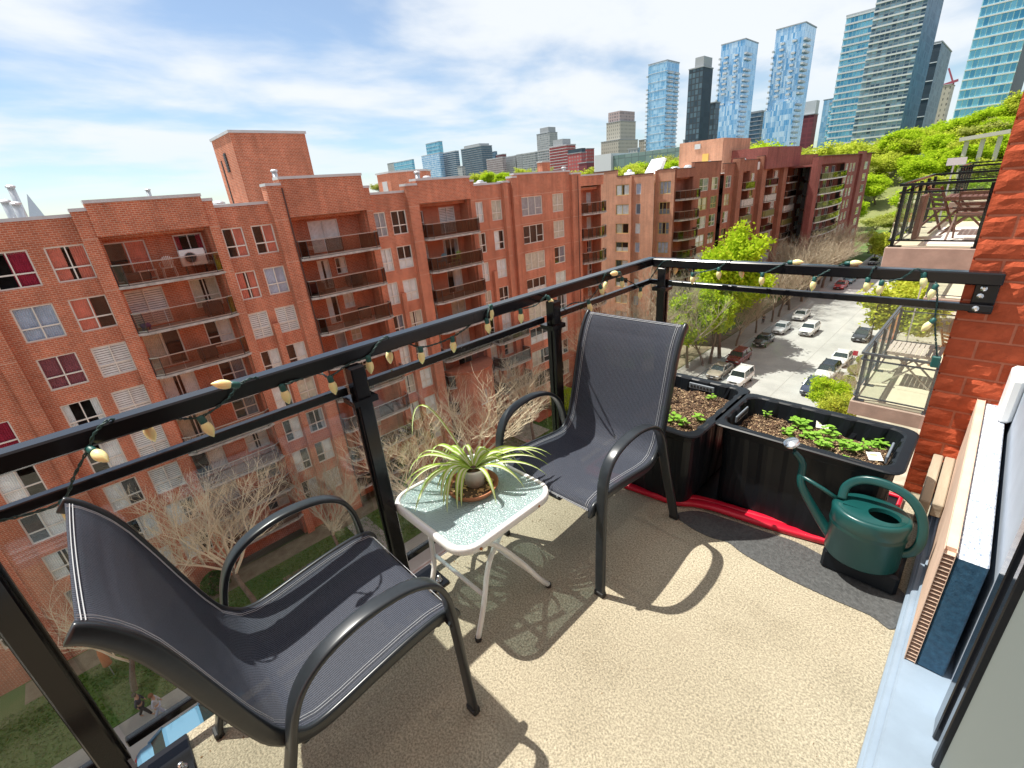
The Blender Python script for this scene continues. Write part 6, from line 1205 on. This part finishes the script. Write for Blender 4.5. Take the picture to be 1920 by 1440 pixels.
# ------------------------------------------------------------------ skyline up the slope
def proj(p):
    d = Vector(p) - EYE; z = d.dot(CW); return 960 + 857.309 * d.dot(CR) / z, 720 - 857.309 * d.dot(CU) / z
def bis(fn, a, b, target):
    fa = fn(a) - target
    for _ in range(50):
        m = (a + b) / 2; fm = fn(m) - target
        if (fm > 0) == (fa > 0): a = m
        else: b = m
    return (a + b) / 2
def towermat(name, glass, glass2, frame, fh=3.2, cw=3, fw=.12, fz=.22, metal=.55, rough=.18, dark=0.0):
    """curtain wall: panes vary one by one, frames between them"""
    m, t, p, out = newmat(name); v, g = wallvec(t)
    b = N(t, 'ShaderNodeTexBrick', i_Scale=1, i_Mortar_Size=fw, i_Brick_Width=cw, i_Row_Height=fh, i_Mortar_Smooth=0, offset=0, squash=1); L(t, v, b.inputs['Vector']); b.inputs['Color1'].default_value = (0, 0, 0, 1); b.inputs['Color2'].default_value = (1, 1, 1, 1); b.inputs['Mortar'].default_value = (0, 0, 0, 1)
    s = N(t, 'ShaderNodeSeparateXYZ'); L(t, v, s.inputs[0]); cells = []
    for i, w in ((0, cw), (1, fh)):
        d = N(t, 'ShaderNodeMath', operation='DIVIDE', i_1=w); L(t, s.outputs[i], d.inputs[0]); f = N(t, 'ShaderNodeMath', operation='FLOOR'); L(t, d.outputs[0], f.inputs[0]); cells.append(f)
    c = N(t, 'ShaderNodeCombineXYZ'); L(t, cells[0].outputs[0], c.inputs[0]); L(t, cells[1].outputs[0], c.inputs[1]); wn_ = N(t, 'ShaderNodeTexWhiteNoise', noise_dimensions='2D'); L(t, c.outputs[0], wn_.inputs[0])
    m1 = N(t, 'ShaderNodeMix', data_type='RGBA'); L(t, wn_.outputs[0], m1.inputs[0]); m1.inputs[6].default_value = (*glass, 1); m1.inputs[7].default_value = (*glass2, 1)
    m2 = N(t, 'ShaderNodeMix', data_type='RGBA'); L(t, b.outputs['Fac'], m2.inputs[0]); L(t, m1.outputs[2], m2.inputs[6]); m2.inputs[7].default_value = (*frame, 1); L(t, m2.outputs[2], p.inputs['Base Color'])
    mt = N(t, 'ShaderNodeMath', operation='MULTIPLY_ADD', i_1=-metal, i_2=metal); L(t, b.outputs['Fac'], mt.inputs[0]); L(t, mt.outputs[0], p.inputs['Metallic']); p.inputs['Roughness'].default_value = rough
    return m
m_bandw = M('white balcony slabs', (.60, .62, .64), .7); m_bandg = M('grey floor slabs', (.36, .38, .40), .7)
T_BLUE = towermat('pale blue curtain wall', (.16, .40, .62), (.42, .66, .84), (.46, .60, .70), 3.3, 1.6, .08); T_BLUE2 = towermat('speckled blue curtain wall', (.10, .34, .62), (.62, .78, .90), (.26, .48, .70), 3.3, 1.05, .05); T_DARK = towermat('charcoal tower wall', (.02, .045, .07), (.10, .17, .22), (.035, .05, .065), 3.2, 2.4, .35, metal=0, rough=.4)
T_DARK2 = towermat('plain dark tower wall', (.02, .04, .06), (.03, .055, .08), (.03, .05, .07), 3.2, 5, .2, metal=0, rough=.6); T_GRID = towermat('grey residential grid', (.015, .06, .11), (.26, .42, .50), (.24, .31, .35), 3.2, 2.0, .22, metal=.3); T_CYAN = towermat('cyan curtain wall', (.05, .25, .42), (.20, .52, .66), (.34, .60, .68), 3.6, 1.7, .14); T_BEIGE = towermat('beige office wall', (.10, .10, .09), (.24, .24, .21), (.46, .43, .36), 3.6, 2.6, .95, metal=0, rough=.6)
T_RED = towermat('red brick tower', (.20, .12, .12), (.40, .30, .30), (.42, .09, .09), 3.1, 3.4, .8, metal=0, rough=.7); T_PINK = towermat('pinkish slab block', (.16, .14, .15), (.36, .32, .33), (.46, .36, .35), 3.0, 3.0, .6, metal=0, rough=.7); T_GREY = towermat('grey slab block', (.12, .15, .18), (.30, .35, .38), (.42, .43, .42), 3.0, 3.0, .6, metal=0, rough=.6); T_NAVY = towermat('blue grey tower', (.04, .10, .16), (.14, .24, .32), (.12, .19, .26), 3.2, 3.0, .3, metal=0, rough=.55); T_MAR = towermat('maroon tower', (.14, .03, .04), (.20, .05, .06), (.22, .05, .06), 3.2, 4, .5, metal=0, rough=.7)
def tower(label, pl, pc, pr, pyc, Y, mat, bands=None, zb=GZ, crown=None, name='tower', balc=None, group=None, bandx=True, slab=None, mat2=None):
    c = ony(pc, pyc, Y); zt = c.z; xl = bis(lambda x: proj((x, Y, zt))[0], c.x - 400, c.x, pl); yr = bis(lambda y: proj((c.x, y, zt))[0], Y, Y + 900, pr) if pr > pc + .5 else Y + 20
    if yr > Y + 120: yr = Y + 120
    t = thing(name, label, 'tower' if name == 'tower' else 'building', ((xl + c.x)/2, Y, zb), group); f = MB(); f.box(xl, Y, zb, c.x, yr, zt); o = f.build('walls', [mat, mat2 or mat], t)
    for p in o.data.polygons: p.material_index = 1 if p.normal.x > .5 else 0
    if bands:
        fh, th, pj, m_ = bands; f = MB(); z = zt - .3; i = 0
        while z > zb + 4:
            if bandx: f.box(xl - .02, Y - pj, z - th, c.x + .02, Y - .01, z)
            if not mat2: f.box(c.x + .01, Y - pj, z - th, c.x + pj, yr, z)
            z -= fh; i += 1
        f.build('floor_slabs', m_, t, kind='stuff')
    if balc:
        f = MB(); rnd = random.Random(int(pl)); fh = 3.3
        for (u0, u1, face) in balc:
            z = zt - 9
            while z > zb + 15:
                if rnd.random() < .93:
                    if face == 'y': a, b = xl + (c.x - xl) * u0, xl + (c.x - xl) * u1; f.box(a, Y - 1.5, z, b, Y - .01, z + 1.1)
                    else: a, b = Y + (yr - Y) * u0, Y + (yr - Y) * u1; f.box(c.x + .01, a, z, c.x + 1.6, b, z + 1.1)
                z -= fh
        f.build('balconies', m_bandw, t, kind='stuff')
    if crown:
        for (u0, u1, dz, mt) in crown: f = MB(); w = c.x - xl; f.box(xl + w * u0, Y + 1, zt + .02, xl + w * u1, yr - 1, zt + dz); f.build('rooftop_house', mt, t)
    f = MB(); f.box(xl - .3, Y - .3, zt, c.x + .3, yr + .3, zt + .6); f.build('parapet', m_bandg, t)
    return xl, c.x, Y, yr, zt, t
HB = GZ + 10
tower('slim pale blue glass tower, leftmost of the tall towers', 1216, 1251, 1274, 113, 420, T_BLUE, (6.6, .35, .25, m_bandw), balc=[(0.1, .42, 'x'), (.62, .95, 'x'), (-.06, .02, 'y')])
tower('dark charcoal slab tower between the slim blue one and the speckled pair', 1292, 1319, 1337, 125, 330, T_DARK, crown=[(.35, .95, 6, m_bandg)], mat2=T_DARK2)
tower('low dark block at the foot of the charcoal tower', 1322, 1342, 1350, 192, 360, T_DARK, name='tower')
xl, xr, Y_, yr, zt, tt = tower('speckled blue glass tower with jutting balconies, left one of the twin pair', 1353, 1398, 1422, 73, 400, T_BLUE2, balc=[(.18, .34, 'y'), (.62, .76, 'y'), (.0, .45, 'x'), (-.05, .01, 'y')], mat2=T_BLUE)
for u0, u1, z0_, z1_, pj in ((-.07, .30, -110, -42, 1.8), (.25, 1.04, -78, -40, 2.4), (.0, .6, -75, -112, 2.0), (.93, 1.09, -160, -76, 2.2)):
    f = MB(); w = xr - xl; f.box(xl + w * u0, Y_ - pj, zt + z0_, xl + w * u1, Y_ + 12, zt + z1_); f.build('shifted_glass_volume', T_BLUE2, tt)
xl, xr, Y_, yr, zt, tt = tower('speckled blue glass tower with jutting balconies, right and taller one of the twin pair', 1456, 1511, 1531, 42, 385, T_BLUE2, balc=[(.22, .36, 'y'), (.64, .78, 'y'), (.0, .45, 'x'), (-.05, .01, 'y')], mat2=T_BLUE)
for u0, u1, z0_, z1_, pj in ((-.07, .30, -120, -46, 1.8), (.25, 1.04, -84, -42, 2.4), (.0, .6, -82, -118, 2.0), (.93, 1.09, -170, -80, 2.2)):
    f = MB(); w = xr - xl; f.box(xl + w * u0, Y_ - pj, zt + z0_, xl + w * u1, Y_ + 12, zt + z1_); f.build('shifted_glass_volume', T_BLUE2, tt)
tower('dark mid-rise block between the twin speckled towers', 1408, 1428, 1436, 208, 470, T_NAVY, (3.3, .5, .6, m_bandg))
tower('maroon brick block with a pale top right of the taller speckled tower', 1500, 1527, 1534, 214, 430, T_MAR, crown=[(0, 1, 9, m_bandw)])
tower('low pale blue block in front of the banded tower', 1545, 1562, 1566, 186, 400, T_BLUE); tower('pale blue mid-rise with square windows beside the banded tower', 1556, 1586, 1592, 190, 380, T_CYAN, (3.6, .5, .4, m_bandw))
tower('grey blue residential tower with white floor bands, shorter half of the big pair', 1588, 1641, 1646, 17, 345, T_CYAN, (3.2, .75, .9, m_bandw), bandx=True)
tower('huge grey residential tower with dark windows, cut by the top edge', 1646, 1749, 1771, -40, 320, T_GRID, (3.2, .7, .9, m_bandw), mat2=T_NAVY)
tower('dark teal glass tower between the huge banded tower and the cyan one', 1738, 1766, 1784, 78, 420, T_DARK2, (9.6, .5, .3, m_bandw), mat2=T_NAVY)
tower('bright cyan glass tower at the right edge of the sky', 1851, 1961, 1990, -60, 300, T_CYAN, (3.6, .5, .35, m_bandw), mat2=T_DARK2)
tower('unfinished pale tower under a red crane', 1768, 1785, 1790, 158, 520, T_BEIGE)
t = thing('tower_crane', 'small red crane on top of the unfinished tower', 'crane', (ony(1780, 158, 522).x, 522, ony(1780, 158, 522).z)); f = MB(); a, b, c_ = ony(1768, 160, 521), ony(1797, 150, 521), ony(1779, 128, 521); f.obox(a, b, 1.6, 1.6); f.obox(ony(1788, 158, 521), c_, 1.0, 1.0); f.build('jib', M('crane red', (.35, .08, .12), .6), t)
tower('beige stepped office block left of the slim blue tower', 1137, 1163, 1192, 227, 480, T_BEIGE, crown=[(.1, .95, 10, T_PINK)]); tower('lower beige shoulder of the stepped office block', 1127, 1160, 1196, 262, 470, T_BEIGE)
tower('pale mid-rise beside the slim blue tower', 1198, 1209, 1214, 262, 520, T_BEIGE)
tower('grey apartment tower with a stepped top above the red brick one', 1006, 1030, 1045, 248, 620, T_GREY, crown=[(.25, .9, 8, m_bandg)])
tower('red brick apartment tower with white balconies and a round rooftop drum', 1030, 1062, 1079, 271, 480, T_RED, (3.1, .5, 1.2, m_bandw), crown=[(.2, .75, 7, m_bandg)]); tower('brown brick block with a dark mansard roof', 1064, 1090, 1099, 286, 400, T_RED, crown=[(0, 1, 4, T_DARK2)]); tower('red brick block with a curved gable behind the dark mansard roof', 1090, 1100, 1114, 279, 450, T_RED, name='tower')
tower('low maroon block in front of the brick towers', 1085, 1100, 1113, 305, 330, T_MAR)
for i, (a, b, c_, py, Y, mt, lb) in enumerate(((968, 978, 984, 289, 560, T_GREY, 'pale grey slab with a lift tower'), (980, 1004, 1010, 285, 540, T_GREY, 'long grey slab left of the grey stepped tower'), (1008, 1030, 1034, 280, 500, T_GREY, 'grey block under the stepped tower'), (946, 966, 970, 292, 560, T_GREY, 'grey slab right of the pinkish block'), (912, 942, 948, 295, 540, T_PINK, 'pinkish slab block with balconies'), (930, 942, 949, 289, 640, T_MAR, 'red rooftop showing over the pinkish slab'))):
    tower(lb, a, b, c_, py, Y, mt, (3.0, .4, .8, m_bandw))
tower('wide dark blue grey apartment tower in the middle distance', 864, 902, 922, 273, 560, T_NAVY, (3.2, .6, 1.2, m_bandg), crown=[(.15, .9, 4, m_bandg)]); tower('small dark slab behind the wide blue grey tower', 915, 928, 932, 284, 640, T_NAVY)
tower('blue tower with a diamond facade, left of its pair', 790, 822, 830, 287, 560, T_BLUE2, (3.3, .5, .3, m_bandw)); tower('blue tower with a diamond facade, right of its pair', 826, 853, 860, 283, 580, T_NAVY, (3.3, .7, .4, m_bandw)); tower('bright teal glass cylinder rising behind the diamond facades', 798, 822, 829, 265, 640, T_CYAN, (6.6, .5, .5, m_bandw))
tower('teal glass block left of the diamond towers', 738, 772, 776, 299, 560, T_CYAN, (6.6, .5, .3, m_bandw)); tower('white-sided slab beside the teal glass block', 726, 738, 741, 305, 600, T_GREY); tower('small blue block leftmost of the far skyline', 715, 729, 735, 326, 700, T_NAVY)
for a, b, c_, py, lb in ((857, 866, 872, 312, 'small pale building by the wide blue grey tower'), (1178, 1196, 1200, 278, 'white flat building behind the green wall block'), (1281, 1290, 1296, 262, 'small grey block between the slim blue and charcoal towers')): tower(lb, a, b, c_, py, 420, T_GREY)
# long green-grey hall and its white end
c1, c2 = ony(1150, 292, 230), ony(1262, 288, 230); t = thing('hall', 'long low grey-green hall behind the roofs with a white windowless end', 'building', (c1.x, 230, GZ)); f = MB(); f.box(c1.x, 230, GZ, c2.x + 10, 300, c1.z); f.build('walls', towermat('green grey panels', (.12, .20, .19), (.20, .29, .27), (.10, .14, .14), 4, 4, .15, metal=0, rough=.5), t)
c0 = ony(1117, 297, 229); f = MB(); f.box(c0.x, 228, GZ, c1.x - .1, 260, c1.z + 1.2); f.build('white_end', m_bandw, t)
# church spire and stacks far left
p = onx(50, 363, -420); t = thing('church_spire', 'slender grey-green church spire beside the steel flues at the left', 'spire', (p.x, p.y, GZ)); b_ = onx(72, 412, -420); f = MB(); zb_ = b_.z - 4; f.add([(p.x - 5, p.y - 5 , zb_), (p.x + 5, p.y - 5, zb_), (p.x + 5, p.y + 5, zb_), (p.x - 5, p.y + 5, zb_), (p.x, p.y, p.z)], [(0,1,4), (1,2,4), (2,3,4), (3,0,4)]); f.build('spire', m_steel, t); f = MB(); f.box(p.x - 5, p.y - 5, GZ, p.x + 5, p.y + 5, zb_); f.build('steeple', m_bandg, t)
# ------------------------------------------------------------------ rising ground and its trees
m_hill = M('wooded slope', (.16, .20, .05), .95, col2=(.26, .25, .12), vs=.05, bump=1, bs=.2, bd=2)
def terrain(name, x0, x1, y0, y1, hf, nx_, ny_, m):
    f = MB(); f.smooth = True; vs = []
    for j in range(ny_ + 1):
        for i in range(nx_ + 1): x, y = x0 + (x1 - x0) * i / nx_, y0 + (y1 - y0) * j / ny_; vs.append((x, y, hf(x, y)))
    f.add(vs, [(j*(nx_+1)+i, j*(nx_+1)+i+1, (j+1)*(nx_+1)+i+1, (j+1)*(nx_+1)+i) for j in range(ny_) for i in range(nx_)]); return f.build(name, m, kind='structure')
sm = lambda a, b, t: (lambda q: q * q * (3 - 2 * q))(min(1, max(0, (t - a) / (b - a))))
def hillz(x, y):
    e = sm(200, 300, y) * sm(-120, -50, x) * (.55 + .45 * sm(-60, 20, x)); n = noise.noise(Vector((x * .02, y * .02, 0))) * 2
    return GZ - .5 + e * (32 + 4 * sm(-40, 25, x) + n)
terrain('hill', -200, 260, 190, 520, hillz, 60, 50, m_hill)
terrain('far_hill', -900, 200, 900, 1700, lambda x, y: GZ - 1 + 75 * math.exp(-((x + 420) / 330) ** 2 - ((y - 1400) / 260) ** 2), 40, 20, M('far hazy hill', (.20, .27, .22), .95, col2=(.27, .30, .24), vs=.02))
rnd = random.Random(77); GH = 'trees on the slope under the towers'
lbs = ['bright spring tree on the slope below the towers', 'olive half-leafed tree on the slope below the towers', 'yellow-green tree on the slope below the towers']
k = 0
for row, (yy, n, hh) in enumerate(((205, 9, 10), (222, 12, 11), (240, 14, 12), (258, 15, 13), (275, 16, 13), (292, 17, 14), (310, 18, 14))):
    for i in range(n):
        x = -78 + (i + rnd.uniform(-.3, .3)) * (112 / n); y = yy + rnd.uniform(-7, 7)
        if row < 2 and x < -30 and rnd.random() < .6: continue
        kd = rnd.choice(['bright', 'olive', 'yellow', 'bright', 'yellow']); v = rnd.randrange(2) if kd == 'olive' else (1 if kd == 'bright' else 0)
        tree(kd, v, x, y, hh * rnd.uniform(.8, 1.2), f"{ {'bright': 'bright green', 'olive': 'olive half-leafed', 'yellow': 'yellow-green'}[kd] } tree, {ORD[i]} from the left in the {ORD[row]} row up the slope", GH, rnd.uniform(0, 6), z=hillz(x, y) - .3, wide=1.5)
for i, (px, py, y, h, kd, v, w) in enumerate(((708, 338, 200, 12, 'olive', 0, 1.4), (728, 336, 190, 12, 'yellow', 0, 1.3), (893, 321, 210, 13, 'yellow', 0, 1.5), (910, 321, 205, 12, 'bright', 1, 1.4), (930, 322, 215, 13, 'olive', 0, 1.4), (950, 320, 200, 12, 'bright', 1, 1.3), (985, 312, 210, 12, 'yellow', 0, 1.4), (1010, 311, 205, 11, 'olive', 1, 1.4), (1088, 315, 160, 10, 'yellow', 0, 1.5), (1168, 305, 150, 10, 'yellow', 0, 1.4), (1200, 300, 160, 14, 'bright', 1, 1.0), (1218, 305, 150, 12, 'yellow', 0, 1.3), (1252, 286, 170, 14, 'olive', 1, 1.3), (1268, 296, 160, 14, 'bright', 1, 1.2),
        (1375, 264, 190, 20, 'olive', 0, 1.5), (1400, 258, 200, 22, 'olive', 1, 1.4), (1425, 262, 190, 22, 'bright', 1, 1.5), (1448, 268, 195, 20, 'bright', 1, 1.4), (1395, 278, 170, 17, 'bright', 1, 1.6), (1480, 278, 230, 20, 'olive', 0, 1.5), (1508, 270, 235, 22, 'yellow', 0, 1.6), (1530, 268, 240, 24, 'yellow', 0, 1.6), (1552, 280, 235, 20, 'olive', 1, 1.6))):
    p = ony(px, py, y); tree(kd, v, p.x, y, h, f'tree crown showing over the roofs, {ORD[i]} from the left of those', 'treetops beyond the roofs', i, z=p.z - h, wide=w)
for i, (x, y, h, kd, lb) in enumerate(((-18, 140, 8, 'yellow', 'yellow-green tree at the far corner lawn'), (-12, 143, 7, 'bright', 'bright tree at the far corner lawn'), (-22, 150, 7, 'olive', 'olive tree by the far car park'), (-8.5, 139, 8, 'yellow', 'yellow tree beside the far crossing'))): tree(kd, 0 if kd != 'bright' else 1, x, y, h, lb, None, i, wide=1.4)
for i in range(16):
    x, y = -30 + i * 3.2, 196 + (i % 3) * 4; tree(['olive', 'yellow'][i % 2], 0, x, y, 7, f'low tree at the foot of the slope, {ORD[i]} from the left', GH, i, z=GZ - .2, wide=1.7)
# billboard-like white sign and white viaduct behind the neighbour balcony
a, b = ony(1777, 297, 60), ony(1799, 309, 60); t = thing('street_sign', 'white rectangular sign on a post behind the neighbour balcony', 'sign', (a.x, 60, GZ)); f = MB(); f.box(a.x, 60, b.z, b.x + .4, 60.08, a.z); f.build('plate', m_bandw, t); f = MB(); f.box((a.x + b.x)/2, 60.09, GZ, (a.x + b.x)/2 + .12, 60.2, a.z - .2); f.build('pole', m_steel, t)
t = thing('viaduct', 'pale concrete viaduct deck crossing the slope behind the trees', 'viaduct', (-10, 240, GZ)); f = MB(); q0, q1 = ony(1800, 262, 240), ony(1895, 246, 240)
f.obox(q0, q1, 5, 1.2); f.build('deck', m_concrete, t)
for i in range(3):
    f = MB(); q = q0.lerp(q1, (i + .5) / 3); f.box(q.x - .6, q.y - 1, GZ, q.x + .6, q.y + 1, q.z - .82); f.build('pillar', m_concrete, t)
